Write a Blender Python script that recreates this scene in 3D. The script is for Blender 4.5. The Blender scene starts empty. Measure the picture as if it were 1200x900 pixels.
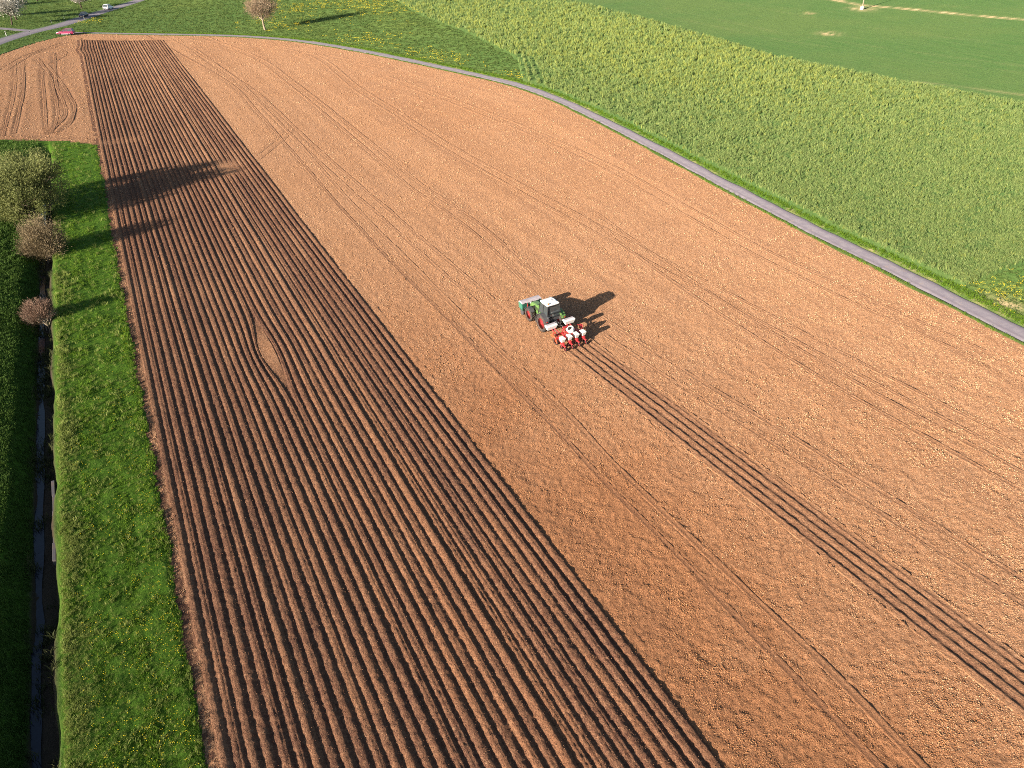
import bpy, bmesh, math, random
import numpy as np
from mathutils import Vector, Matrix

R = math.radians
scene = bpy.context.scene
rng = np.random.default_rng(7)
random.seed(7)

# ------------------------------------------------------------------ camera
CAM_H, F_PX, PITCH, YAW = 40.0, 913.0, 32.07, 26.8      # metres, pixels of a 1200 wide frame, degrees
TH, PS = R(PITCH), R(YAW)
cam_data = bpy.data.cameras.new('camera')
cam_data.sensor_width = 36.0
cam_data.lens = 36.0 * F_PX / 1200.0
cam_data.clip_start, cam_data.clip_end = 0.5, 9000.0
cam = bpy.data.objects.new('camera', cam_data)
scene.collection.objects.link(cam)
cam.location = (0, 0, CAM_H)
cam.rotation_euler = (R(90 - PITCH), 0, -PS)
scene.camera = cam

# ------------------------------------------------------------------ light
SUN_EL, SHADOW_AZ = 15.0, 71.5            # shadows run 75 degrees clockwise from +Y (the crop rows)
world = bpy.data.worlds.new('World')
scene.world = world
world.use_nodes = True
nt = world.node_tree
bg = nt.nodes['Background']
sky = nt.nodes.new('ShaderNodeTexSky')
sky.sky_type = 'NISHITA'
sky.sun_disc = False
sky.sun_elevation = R(SUN_EL)
sky.sun_rotation = R(SHADOW_AZ + 180)
nt.links.new(sky.outputs[0], bg.inputs[0])
bg.inputs[1].default_value = 0.060
sun_data = bpy.data.lights.new('sun', 'SUN')
sun_data.energy = 5.0
sun_data.angle = R(0.5)
sun_data.color = (1.0, 0.88, 0.745)
sun = bpy.data.objects.new('sun', sun_data)
scene.collection.objects.link(sun)
e, a = R(SUN_EL), R(SHADOW_AZ)
sun.rotation_euler = Vector((math.cos(e)*math.sin(a), math.cos(e)*math.cos(a), -math.sin(e))).to_track_quat('-Z', 'Y').to_euler()
sun.location = (-60, -20, 80)
scene.view_settings.view_transform = 'Standard'
scene.view_settings.look = 'None'
scene.view_settings.gamma = 1.0
scene.cycles.pixel_filter_type = 'BLACKMAN_HARRIS'
scene.cycles.use_denoising = False
scene.cycles.filter_width = 1.0            # a crisp sensor, as small drone cameras give
scene.view_settings.exposure = 1.56

# ------------------------------------------------------------------ helpers
col = scene.collection
ct, st, cp, sp = math.cos(TH), math.sin(TH), math.cos(PS), math.sin(PS)

SLOPE = 0.055
def rise(u):
    """the field is level by the stream and climbs gently to the right"""
    w = np.asarray(u, float) - 8.0
    t = SLOPE*(np.sqrt(w*w + 36) + w)/2
    return 45*np.tanh(t/45)

def W(px, py, z=0.0):
    """point at height z above the rising ground that the photograph shows at pixel px, py"""
    zz_ = z
    for _ in range(40):
        h = CAM_H - zz_
        Z = h*F_PX/(ct*(py - 450) + F_PX*st)
        X = (px - 600)/F_PX*Z
        G = (Z - h*st)/ct
        u_ = X*cp + G*sp
        zz_ = .5*zz_ + .5*(z + float(rise(u_)))
    return np.array((u_, -X*sp + G*cp, zz_))

def WL(pts):
    return np.array([W(*p)[:2] for p in pts])

def hash2(ix, iy, seed):
    n = (ix.astype(np.int64)*374761393 + iy.astype(np.int64)*668265263 + seed*2147483647) & 0xffffffff
    n = ((n ^ (n >> 13))*1274126177) & 0xffffffff
    n = (n ^ (n >> 16)) & 0xffff
    return n/65535.0*2 - 1

def vnoise(x, y, seed=0):
    ix, iy = np.floor(x), np.floor(y)
    fx, fy = x - ix, y - iy
    fx, fy = fx*fx*(3 - 2*fx), fy*fy*(3 - 2*fy)
    ix, iy = ix.astype(np.int64), iy.astype(np.int64)
    a_, b_ = hash2(ix, iy, seed), hash2(ix + 1, iy, seed)
    c_, d_ = hash2(ix, iy + 1, seed), hash2(ix + 1, iy + 1, seed)
    return (a_*(1 - fx) + b_*fx)*(1 - fy) + (c_*(1 - fx) + d_*fx)*fy

def noise(x, y, scale, seed=0):
    r = 0.6 + seed*0.37                                  # turned so that the lattice never shows
    c, s = math.cos(r), math.sin(r)
    return vnoise((x*c - y*s)/scale, (x*s + y*c)/scale, seed)

def smooth(x, lo, hi):
    t = np.clip((x - lo)/(hi - lo), 0, 1)
    return t*t*(3 - 2*t)

def seg_dist(x, y, pl):
    """distance to a polyline, signed (+ on its left-hand side), and the running length"""
    best = np.full(x.shape, 1e9); sgn = np.ones(x.shape); run = np.zeros(x.shape); L = 0.0
    for (ax, ay), (bx, by) in zip(pl[:-1], pl[1:]):
        dx, dy = bx - ax, by - ay
        l2 = dx*dx + dy*dy
        t = np.clip(((x - ax)*dx + (y - ay)*dy)/l2, 0, 1)
        d = np.hypot(x - ax - t*dx, y - ay - t*dy)
        m = d < best
        best = np.where(m, d, best)
        sgn = np.where(m, np.sign(dx*(y - ay) - dy*(x - ax)), sgn)
        run = np.where(m, L + t*math.sqrt(l2), run)
        L += math.sqrt(l2)
    return best, sgn, run

def in_poly(x, y, poly):
    ins = np.zeros(x.shape, bool)
    n = len(poly)
    for i in range(n):
        (ax, ay), (bx, by) = poly[i], poly[(i + 1) % n]
        if ay == by: continue
        c = ((ay > y) != (by > y)) & (x < (bx - ax)*(y - ay)/(by - ay) + ax)
        ins ^= c
    return ins

def curve(pts, step=2.0):
    """Catmull-Rom through the points, resampled"""
    p = np.array(pts, float)
    p = np.vstack([2*p[0] - p[1], p, 2*p[-1] - p[-2]])
    out = []
    for i in range(1, len(p) - 2):
        n = max(2, int(np.hypot(*(p[i + 1] - p[i]))/step))
        for k in range(n):
            t = k/n
            out.append(.5*((2*p[i]) + (-p[i-1] + p[i+1])*t + (2*p[i-1] - 5*p[i] + 4*p[i+1] - p[i+2])*t*t + (-p[i-1] + 3*p[i] - 3*p[i+1] + p[i+2])*t**3))
    out.append(p[-2])
    return np.array(out)

def np_mesh(name, verts, faces, mat, attrs=None, parent=None, flat=False, link=True):
    me = bpy.data.meshes.new(name)
    verts = np.asarray(verts, np.float32); faces = np.asarray(faces, np.int32)
    k = faces.shape[1]
    me.vertices.add(len(verts)); me.vertices.foreach_set('co', verts.ravel())
    me.loops.add(faces.size); me.loops.foreach_set('vertex_index', faces.ravel())
    me.polygons.add(len(faces))
    me.polygons.foreach_set('loop_start', np.arange(0, faces.size, k, dtype=np.int32))
    if not flat: me.polygons.foreach_set('use_smooth', np.ones(len(faces), bool))
    for an, av in (attrs or {}).items():
        at = me.attributes.new(an, 'FLOAT', 'POINT'); at.data.foreach_set('value', np.asarray(av, np.float32))
    me.update(calc_edges=True)
    if mat: me.materials.append(mat)
    o = bpy.data.objects.new(name, me)
    if link: col.objects.link(o)
    if parent: o.parent = parent
    return o

def obj(name, bm, mat, parent=None, smooth_faces=False):
    me = bpy.data.meshes.new(name)
    bmesh.ops.recalc_face_normals(bm, faces=bm.faces)
    if smooth_faces:
        for f in bm.faces: f.smooth = True
    bm.to_mesh(me); bm.free()
    me.materials.append(mat)
    o = bpy.data.objects.new(name, me); col.objects.link(o)
    if parent: o.parent = parent
    return o

def thing(name, label, cat, loc=(0, 0, 0), rz=0.0, group=None):
    o = bpy.data.objects.new(name, None); col.objects.link(o)
    o.empty_display_size = .3
    o.location = loc; o.rotation_euler = (0, 0, rz)
    tag(o, label, cat, group)
    return o

def tag(o, label=None, cat=None, group=None, kind=None):
    if label: o['label'] = label
    if cat: o['category'] = cat
    if group: o['group'] = group
    if kind: o['kind'] = kind
    return o

def copy_tree(o, parent=None):
    c = o.copy(); col.objects.link(c)
    if parent: c.parent = parent
    for ch in o.children: copy_tree(ch, c)
    return c

# ------------------------------------------------------------------ materials
class NT:
    def __init__(s, name):
        s.m = bpy.data.materials.new(name); s.m.use_nodes = True
        s.t = s.m.node_tree; s.b = s.t.nodes['Principled BSDF']
        s.co = s.t.nodes.new('ShaderNodeTexCoord').outputs['Object']
    def n(s, typ, **kw):
        nd = s.t.nodes.new(typ)
        for k, v in kw.items(): setattr(nd, k, v)
        return nd
    def put(s, sock, v):
        if hasattr(v, 'default_value') and hasattr(v, 'links'): s.t.links.new(v, sock)
        elif isinstance(v, tuple) and len(v) == 3 and sock.type == 'RGBA': sock.default_value = (*v, 1)
        else: sock.default_value = v
    def noise(s, scale, detail=3, rough=.55, stretch=None, dist=0):
        nd = s.n('ShaderNodeTexNoise')
        nd.inputs['Scale'].default_value = scale; nd.inputs['Detail'].default_value = detail
        nd.inputs['Roughness'].default_value = rough; nd.inputs['Distortion'].default_value = dist
        co = s.co
        if stretch:
            mp = s.n('ShaderNodeMapping'); mp.inputs['Scale'].default_value = stretch
            s.t.links.new(s.co, mp.inputs[0]); co = mp.outputs[0]
        s.t.links.new(co, nd.inputs['Vector'])
        return nd.outputs['Fac']
    def ramp(s, fac, lo, hi, a=0.0, b=1.0):
        nd = s.n('ShaderNodeMapRange'); nd.interpolation_type = 'SMOOTHSTEP'
        s.put(nd.inputs[0], fac); nd.inputs[1].default_value = lo; nd.inputs[2].default_value = hi
        nd.inputs[3].default_value = a; nd.inputs[4].default_value = b
        return nd.outputs[0]
    def mix(s, fac, a, b, mode='MIX'):
        nd = s.n('ShaderNodeMix', data_type='RGBA', blend_type=mode)
        s.put(nd.inputs[0], fac); s.put(nd.inputs[6], a); s.put(nd.inputs[7], b)
        return nd.outputs[2]
    def math(s, op, a, b=0.0):
        nd = s.n('ShaderNodeMath', operation=op); s.put(nd.inputs[0], a); s.put(nd.inputs[1], b)
        return nd.outputs[0]
    def attr(s, name):
        return s.n('ShaderNodeAttribute', attribute_name=name).outputs['Fac']
    def rand(s):
        return s.n('ShaderNodeObjectInfo').outputs['Random']
    def bump(s, h, dist, strength=1.0):
        nd = s.n('ShaderNodeBump'); nd.inputs['Strength'].default_value = strength; nd.inputs['Distance'].default_value = dist
        s.t.links.new(h, nd.inputs['Height']); s.t.links.new(nd.outputs[0], s.b.inputs['Normal'])
    def done(s, color, rough=.9, spec=.15, dr=1.0, **kw):
        s.put(s.b.inputs['Base Color'], color); s.put(s.b.inputs['Roughness'], rough)
        s.b.inputs['Specular IOR Level'].default_value = spec
        s.b.inputs['Diffuse Roughness'].default_value = dr
        for k, v in kw.items(): s.put(s.b.inputs[k], v)
        return s.m

def plain(name, c, rough=.5, spec=.5, metallic=0.0, dirt=.25, scale=3.0):
    m = NT(name)
    f = m.noise(scale, 4)
    c2 = tuple(x*(1 - dirt) + d*dirt*.6 for x, d in zip(c, (.25, .17, .12)))
    cc = m.mix(m.ramp(f, .4, .75), c, c2)
    return m.done(cc, m.ramp(f, .3, .8, rough*.8, min(1, rough*1.3)), spec, 0.0, Metallic=metallic)

def soil_material():
    m = NT('soil')
    big = m.ramp(m.noise(.022, 3, .6), .35, .68)
    mid = m.ramp(m.noise(.16, 4, .6), .3, .72)
    grain = m.ramp(m.noise(2.2, 5, .75), .38, .62)
    fine = m.ramp(m.noise(6.5, 4, .8), .40, .60)
    pale = m.ramp(m.noise(4.3, 4, .8), .54, .70)
    streak = m.ramp(m.noise(1.0, 4, .6, stretch=(1.6, .035, 1)), .36, .66)
    dry = m.mix(big, (.475, .262, .138), (.440, .230, .114))
    dry = m.mix(m.math('MULTIPLY', mid, .40), dry, (.50, .29, .170))
    dry = m.mix(m.math('MULTIPLY', streak, .22), dry, (.37, .185, .095))
    dry = m.mix(m.math('MULTIPLY', grain, .30), dry, (.58, .36, .225))
    dry = m.mix(m.math('MULTIPLY', fine, .58), dry, (.245, .115, .056))
    dry = m.mix(m.math('MULTIPLY', pale, .40), dry, (.70, .49, .33))
    falloff = m.mix(m.math('MULTIPLY', fine, .5), (.390, .185, .088), (.215, .095, .046))  # near-soil tone: damp, and the view's brightness falloff put into colour
    falloff = m.mix(m.math('MULTIPLY', pale, .45), falloff, (.52, .28, .13))
    dry = m.mix(m.attr('damp'), dry, falloff)
    wet = m.mix(mid, (.170, .079, .045), (.112, .054, .036))
    wet = m.mix(m.math('MULTIPLY', grain, .5), wet, (.31, .165, .092))
    wet = m.mix(m.math('MULTIPLY', fine, .5), wet, (.085, .043, .034))
    wet = m.mix(m.math('MULTIPLY', pale, .45), wet, (.46, .275, .16))
    c = m.mix(m.attr('dry'), wet, dry)
    h = m.math('ADD', m.noise(3.4, 5, .72), m.math('MULTIPLY', m.noise(10.0, 3, .7), .5))
    m.bump(h, .34, 1.0)
    return m.done(c, .95, .1)

def green_material(name, c1, c2, c3, yellow=None, mid=1.3, stretch=None, bump=.12, sheen=0.0, large=.03):
    m = NT(name)
    f0 = m.ramp(m.noise(large, 4, .6), .36, .64)
    f1 = m.ramp(m.noise(mid, 5, .65, stretch=stretch), .32, .70)
    f2 = m.ramp(m.noise(mid*4.5, 3, .7), .3, .7)
    c = m.mix(f0, c1, c2)
    c = m.mix(m.math('MULTIPLY', f1, .6), c, c3)
    c = m.mix(m.math('MULTIPLY', f2, .4), c, tuple(x*.5 for x in c1))
    if yellow:
        fy = m.math('MULTIPLY', m.attr('bloom'), m.ramp(m.noise(2.2, 4, .8), 0.44, .70, 0, .5))
        c = m.mix(fy, c, yellow)
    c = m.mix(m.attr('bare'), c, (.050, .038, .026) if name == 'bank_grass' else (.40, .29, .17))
    m.bump(m.math('ADD', m.noise(mid*3.5, 4, .7), m.noise(mid*1.0, 3, .6, stretch=stretch)), bump, 1.0)
    return m.done(c, .9, .1)

def leaf_material(name, c1, c2, trans=.3, attr=None):
    m = NT(name)
    f = m.attr(attr) if attr else m.rand()
    c = m.mix(f, c1, c2)
    m.done(c, .75, .2, 0.0)
    tr = m.n('ShaderNodeBsdfTranslucent'); m.put(tr.inputs[0], c)
    mx = m.n('ShaderNodeMixShader'); mx.inputs[0].default_value = trans
    out = m.t.nodes['Material Output']
    m.t.links.new(m.b.outputs[0], mx.inputs[1]); m.t.links.new(tr.outputs[0], mx.inputs[2])
    m.t.links.new(mx.outputs[0], out.inputs[0])
    return m.m

def asphalt_material():
    m = NT('asphalt')
    x = m.attr('across')
    f = m.noise(1.2, 5, .7); g = m.noise(25, 2)
    c = m.mix(m.ramp(f, .35, .7), (.148, .132, .158), (.195, .176, .195))
    wheel = m.math('ABSOLUTE', m.math('SUBTRACT', m.math('ABSOLUTE', x), .52))
    c = m.mix(m.math('MULTIPLY', m.ramp(wheel, .0, .3, 1, 0), .45), c, (.085, .070, .09))
    c = m.mix(m.math('MULTIPLY', m.ramp(g, .4, .7), .3), c, (.25, .22, .22))
    crack = m.ramp(m.noise(.9, 6, .75), .60, .66)
    c = m.mix(m.math('MULTIPLY', crack, .35), c, (.27, .20, .15))
    edge = m.ramp(m.math('ADD', m.math('ABSOLUTE', x), m.math('MULTIPLY', f, .25)), .98, 1.1)
    c = m.mix(edge, c, (.24, .185, .12))
    m.bump(g, .01, .6)
    return m.done(c, .85, .3, .5)

M = {
    'soil': soil_material(),
    'grass': green_material('bank_grass', (.042, .105, .008), (.060, .135, .010), (.095, .170, .018), None, 1.6, large=.12),
    'meadow': green_material('meadow_grass', (.052, .110, .024), (.076, .132, .030), (.110, .160, .046), (.38, .33, .04), .9),
    'crop_ground': green_material('crop_ground', (.048, .095, .026), (.062, .108, .028), (.085, .130, .040), (.28, .28, .06), 1.2),
    'verge': green_material('verge_grass', (.040, .075, .018), (.055, .085, .022), (.10, .115, .035), None, 1.4, large=.2),
    'young_crop': green_material('young_crop', (.046, .098, .026), (.066, .108, .030), (.082, .122, .040), None, 1.1, stretch=(1.6, .12, 1), bump=.16),
    'asphalt': asphalt_material(),
    'blade': leaf_material('grass_blade', (.075, .165, .010), (.165, .265, .024)),
    'low_blade': leaf_material('low_grass_blade', (.045, .110, .008), (.090, .165, .016)),
    'weed_blade': leaf_material('ditch_weed_blade', (.030, .045, .014), (.085, .085, .035)),
    'meadow_blade': leaf_material('meadow_blade', (.055, .100, .022), (.115, .160, .042)),
    'rank_blade': leaf_material('rank_grass_blade', (.135, .185, .032), (.255, .290, .080)),
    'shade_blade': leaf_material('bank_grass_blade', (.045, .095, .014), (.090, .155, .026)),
    'crop_blade': leaf_material('crop_blade', (.120, .200, .055), (.275, .340, .115)),
    'crop_bloom': leaf_material('crop_bloom', (.22, .275, .060), (.35, .385, .095)),
    'yellow': plain('dandelion_yellow', (.80, .62, .03), .8, .2, dirt=.05),
    'willow_leaf': leaf_material('willow_leaf', (.115, .138, .040), (.265, .285, .105), .42, 'tone'),
    'twig_leaf': leaf_material('bud_twig', (.125, .098, .052), (.260, .200, .120), .1, 'tone'),
    'pale_twig': leaf_material('pale_twig', (.140, .085, .060), (.250, .165, .120), .1, 'tone'),
    'bare_twig': leaf_material('bare_twig', (.20, .145, .095), (.36, .26, .18), .1, 'tone'),
    'blossom': leaf_material('blossom', (.16, .15, .11), (.62, .60, .54), .25, 'tone'),
    'bark': plain('bark', (.16, .125, .095), .95, .1, dirt=.5, scale=6),
    'pale_bark': plain('pale_bark', (.30, .25, .18), .95, .1, dirt=.4, scale=6),
    'dark_bark': plain('dark_bark', (.060, .045, .035), .95, .1, dirt=.4, scale=6),
    'concrete': plain('concrete', (.095, .09, .10), .9, .2, dirt=.5, scale=2.5),
    'pale_concrete': plain('pale_concrete', (.52, .49, .44), .8, .3, dirt=.2),
    'mark': plain('road_paint', (.42, .41, .40), .7, .3, dirt=.3),
    'white': plain('white_plastic', (.72, .71, .69), .45, .4, dirt=.22),
    'roof_white': plain('roof_white', (.74, .74, .72), .45, .4, dirt=.18),
    'green': plain('tractor_green', (.10, .20, .055), .35, .5, dirt=.3),
    'deep_green': plain('deep_green', (.022, .095, .070), .5, .4, dirt=.3),
    'teal': plain('teal_paint', (.035, .16, .11), .4, .5, dirt=.2),
    'grey_lid': plain('grey_lid', (.40, .36, .38), .55, .4, dirt=.35),
    'dark_grey': plain('dark_grey', (.060, .062, .068), .6, .4, dirt=.2),
    'black': plain('black_plastic', (.018, .018, .020), .5, .4, dirt=.1),
    'rubber': plain('rubber', (.035, .033, .033), .85, .2, dirt=.55, scale=5),
    'red': plain('red_paint', (.42, .025, .032), .5, .4, dirt=.2),
    'rim_red': plain('rim_red', (.56, .05, .055), .5, .4, dirt=.25),
    'orange': plain('orange_red', (.62, .10, .04), .45, .5, dirt=.12),
    'steel': plain('steel', (.45, .44, .44), .4, .5, .8, dirt=.2),
    'car_red': plain('car_red', (.25, .018, .075), .25, .6, dirt=.1),
    'car_white': plain('car_white', (.80, .81, .83), .25, .6, dirt=.06),
    'car_navy': plain('car_navy', (.020, .022, .055), .2, .6, dirt=.05),
    'lamp_red': plain('lamp_red', (.45, .02, .02), .2, .6, dirt=.0),
    'lamp_clear': plain('lamp_clear', (.75, .76, .78), .15, .6, dirt=.0),
    'amber': plain('amber', (.85, .35, .03), .25, .6, dirt=.0),
}
def glass_material():
    m = NT('window_glass')
    return m.done((.045, .056, .060), .06, .9, 0.0)
M['glass'] = glass_material()
def water_material():
    m = NT('stream_water')
    m.bump(m.noise(2.5, 3, .6), .03, .5)
    return m.done((.010, .012, .022), .12, .35, 0.0)
M['water'] = water_material()

# ------------------------------------------------------------------ layout lines (world metres, from the photograph)
lane = curve(np.vstack([WL([(88, 38.5), (130, 39.3), (200, 40.5), (280, 42.5), (350, 48), (420, 59), (480, 71), (540, 84), (600, 98), (650, 115), (700, 138),
        (760, 168.5), (830, 205.5), (900, 242), (970, 278), (1050, 317), (1120, 352.5), (1200, 393)]), WL([(1330, 460), (1560, 585)])]))
main_road = curve(WL([(-120, 96), (-60, 72), (-20, 56.5), (0, 49), (20, 42.5), (40, 37), (60, 32.5), (80, 27), (100, 20.5), (120, 14), (140, 8), (160, 1.5), (185, -7), (230, -24)]))
side_road = curve(WL([(-160, 26), (-60, 30), (0, 33.5), (25, 35.5), (42, 36.5)]))
LANE_W, ROAD_W, SIDE_W = 2.75, 6.6, 4.0
crop_poly = WL([(425, -20), (463, 0), (497, 20), (547, 38), (597, 63), (607, 71), (614, 98), (625, 118), (760, 190), (1000, 315), (1125, 339), (1200, 309), (1500, 190),
                (1500, 158), (1200, 123), (1175, 119.5), (1100, 106), (1000, 86.5), (900, 66.5), (760, 25), (660, 0), (610, -18)])
far_poly = WL([(610, -18), (660, 0), (760, 25), (900, 66.5), (1000, 86.5), (1100, 106), (1175, 119.5), (1200, 123), (1500, 158), (2600, 240), (2600, -60), (1500, -100), (550, -100)])
tan_strip = WL([(900, -12), (960, -3), (985, 1.5), (1008, 6.5), (1070, 11.5), (1140, 18.5), (1200, 23.5), (1400, 42)])
soil_left_top = WL([(-260, 166), (0, 164.5), (40, 165.5), (80, 166.5), (122, 171)])       # where the grass bank ends and soil begins
verge_poly = WL([(-260, 160), (-120, 120), (0, 63), (20, 56), (40, 49.5), (60, 44.5), (72, 42), (88, 39.5), (60, 20), (-300, 40)])
pL0, pL1 = W(253, 880), W(93, 46)
pR0, pR1 = W(833, 880), W(191, 46)
P = 0.755
def strip_left(v): return pL0[0] + (v - pL0[1])*(pL1[0] - pL0[0])/(pL1[1] - pL0[1])
STRIP_W = ((pR0[0] - strip_left(pR0[1])) + (pR1[0] - strip_left(pR1[1])))/2
NROW = int(round(STRIP_W/P)); P = STRIP_W/NROW
def strip_end(w): return pL1[1] + (pR1[1] - pL1[1])*w/STRIP_W
BANK_R = -10.55                                             # rim of the stream bank
print('strip', STRIP_W, NROW, P, pL1, pR1)

# ------------------------------------------------------------------ terrain
def terrain(u, v):
    wob = .25*noise(v, v*0, 5.0, 3) + .12*noise(v, v*0, 1.7, 4)
    uu = u + wob*smooth(-u, 9.5, 10.6)
    steep = 1 - smooth(v, 34, 60)
    pts_u = np.array([-60, -24, -17.5, -14.3, -12.75, -12.5, -11.15, -10.98, -10.75, -10.2, -9.0])
    za = np.array([2.6, 2.5, 1.65, 0.25, -1.05, -1.35, -1.40, -.55, -.18, .02, .0])
    zb = np.array([1.2, 1.0, .62, .10, -1.05, -1.35, -1.40, -.55, -.18, .02, .0])
    z = np.interp(uu, pts_u, za)*steep + np.interp(uu, pts_u, zb)*(1 - steep)
    fade = 1 - smooth(v, W(40, 176)[1] - 6, W(40, 166)[1])         # the stream goes underground at the headland
    return z*np.where(u < -8.5, fade, 0) + rise(u)

def relief(u, v, space, seed=0):
    """lumpy soil: several sizes of clod, none finer than the mesh can carry"""
    z = np.zeros(u.shape)
    for i, (s, a_) in enumerate(((6.0, .014), (2.1, .010), (.85, .018), (.42, .030), (.24, .032))):
        z += a_*np.clip(1.6*s/space - .9, 0, 1)*noise(u, v, s, seed + i)
    return z

# one graded grid: fine where the camera looks, coarse out to the horizon
Zf = 1.0/np.linspace(1/39.0, 1/400.0, 640)
Gf = (Zf - CAM_H*st)/ct
G = np.concatenate([np.array([-200, -120, -70, -40, -20, -8, 2, 9, 14.]), Gf, Gf[-1]*np.geomspace(1.02, 12, 46)])
G = np.unique(G)
tf = np.linspace(-.72, .72, 800)
tw = .72 + np.geomspace(.004, 7, 30)
T = np.concatenate([-tw[::-1], tf, tw])
GG, TT = np.meshgrid(G, T, indexing='ij')
ZZ = np.maximum(GG*ct + CAM_H*st, 38.0)
XX = TT*ZZ
U = XX*cp + GG*sp
V = -XX*sp + GG*cp
nG, nT = U.shape
space = np.maximum(np.gradient(GG, axis=0), np.gradient(XX, axis=1))
u, v, spc = U.ravel(), V.ravel(), np.maximum(.6*np.gradient(GG, axis=0) + .4*np.gradient(XX, axis=1), .02).ravel()

jit = .12*noise(u, v, 1.1, 21) + .22*noise(u, v, 4.0, 22)
d_lane, s_lane, run_lane = seg_dist(u, v, lane)
dl = d_lane*s_lane                                       # + beyond the lane (left-hand side when walking from the top end)
d_main, _, _ = seg_dist(u, v, main_road)
d_side, _, _ = seg_dist(u, v, side_road)
wq = u - strip_left(v)
beyond = dl > 1.0
in_verge = in_poly(u, v, verge_poly)
past = (v > np.interp(u, soil_left_top[:, 0], soil_left_top[:, 1], left=soil_left_top[0, 1], right=soil_left_top[-1, 1]) + jit*1.5)
grass_side = (u + jit*.8 < strip_left(v) - .45) & ~past
lane_end = lane[0]
road_far = (seg_dist(u, v, np.vstack([main_road[:1] + [-200, -60], main_road, main_road[-1:] + [50, 400]]))[1] > 0)
SOIL, GRASS, MEADOW, CROP, FAR = range(5)
reg = np.full(u.shape, SOIL)
reg[grass_side] = GRASS
side = (beyond & (d_lane < 4000)) | (v > 400)
reg[side] = MEADOW
reg[in_verge | (road_far & (v > 100) & (u < 60)) | (d_main < ROAD_W*.5 + .6) | (u < -140)] = MEADOW
reg[(reg == MEADOW) & in_poly(u + jit*.6, v + jit*.6, crop_poly) & (dl > LANE_W/2 + 1.5 + jit)] = CROP
reg[(reg == MEADOW) & in_poly(u, v, far_poly)] = FAR
behind = (u > 140) & (reg == SOIL)
reg[behind] = MEADOW

z = terrain(u, v)
falloff = smooth(d_lane, 1.2, 3.5)*smooth(d_main, 3, 6)
soil_z = relief(u, v, spc)*(.3 + .7*falloff)
dry = np.ones(u.shape)*(.88 + .05*noise(u, v, 3.0, 9))

# drill lines that follow the lane on the right of the field
near_lane = (1 - smooth(d_lane, 16, 30))*smooth(d_lane, 2, 4)*(v < 190)
line = vnoise(d_lane/.55, run_lane*.012, 31) + .7*vnoise(d_lane/1.5, run_lane*.008, 32)
soil_z += near_lane*.010*line; dry -= near_lane*.17*np.clip(line, -1, 1)
lines2 = vnoise((u + .010*v)/.6, v*.012, 33) + .7*vnoise(u/1.7, v*.008, 34)
soil_z += (1 - near_lane)*.009*lines2; dry -= (1 - near_lane)*.13*lines2

TRACKS = []
def track(pts, width=.38, depth=.055, dark=.30, pair=None, world_pts=False):
    """press a wheel mark into the soil along a line of photo points"""
    global soil_z, dry
    pl = np.array(pts, float) if world_pts else WL(pts)
    pl = curve(pl, 4.0)
    offs = [0] if pair is None else [-pair/2, pair/2]
    TRACKS.append((pl, offs, width, depth, dark))
    lo, hi = pl.min(0) - 3, pl.max(0) + 3
    m = np.where((u > lo[0]) & (u < hi[0]) & (v > lo[1]) & (v < hi[1]) & (reg == SOIL))[0]
    if not len(m): return
    d, s, r = seg_dist(u[m], v[m], pl)
    ds = d*s
    wid = np.maximum(width*.8, spc[m]*1.1)
    brk = .85 + .15*noise(r, r*0, 12.0, 41)
    for o_ in offs:
        g = np.exp(-((ds - o_)/(wid*.55))**2)
        rim = np.exp(-((np.abs(ds - o_) - wid*1.15)/(wid*.5))**2)
        soil_z[m] *= 1 - .75*g
        soil_z[m] += .8*(-depth*g + depth*.5*rim)*brk
        dry[m] -= .95*dark*g*brk*np.minimum(1, width/wid)**.5

track([(150, 30), (258, 90), (300, 129), (340, 175), (393, 236), (447, 295), (540, 389), (660, 513), (717, 573), (790, 646), (843, 703), (900, 761), (994, 860), (1060, 930), (1180, 1060)], .36, .075, .55)
track([(190, 40), (263, 82), (312, 127), (355, 174), (412, 238), (470, 297), (560, 387), (673, 492), (728, 552), (817, 641), (911, 724), (973, 787), (1025, 840), (1110, 930), (1240, 1065)], .5, .05, .10)
track([(222, 55), (262, 85), (300, 112), (353, 163), (407, 212), (460, 258), (513, 305), (590, 372)], .34, .06, .25, 1.9)
track([(240, 44), (300, 68), (336, 93), (372, 121), (423, 163), (487, 217), (560, 268), (625, 330)], .34, .07, .30, 1.9)
track([(310, 50), (369, 66), (415, 101), (460, 130), (525, 172), (620, 225), (760, 300), (900, 375), (1100, 480), (1260, 560)], .30, .05, .16, 1.8)
track([(690, 370), (764, 421), (931, 525), (1078, 619), (1200, 694), (1300, 757)], .36, .055, .22, 2.0)
track([(690, 250), (800, 330), (960, 432), (1200, 565)], .34, .045, .18, 2.0)
track([(450, 90), (560, 130), (700, 190), (900, 300), (1200, 440)], .34, .04, .14, 2.0)
track([(300, 186), (320, 170), (345, 150)], .3, .045, .3, 1.5)
track([(18, 72), (17, 105), (4, 159)], .62, .10, .80)
track([(27, 72), (27.5, 105), (17, 156)], .62, .10, .80)
track([(49, 80), (52, 118), (55, 155)], .62, .10, .80)
track([(44, 68), (58, 88), (66, 118), (67, 140), (60, 156)], .62, .10, .80)
track([(52, 72), (64, 86), (77, 104), (88, 126), (87, 139), (70, 154), (54, 157)], .62, .10, .80)
track([(64, 62), (66, 98), (76, 124), (75, 140), (58, 155)], .62, .10, .80)
track([(30, 66), (60, 56), (78, 62), (62, 74)], .34, .06, .35)
track([(0, 84), (30, 66), (75, 50)], .5, .06, .3, 2.2)
track([(-40, 162), (0, 161), (40, 162), (118, 166)], 1.2, .05, .55, 2.3)
track([(96, 48), (130, 47), (190, 47), (330, 56), (460, 82)], .5, .04, .15, 2.2)
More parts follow.
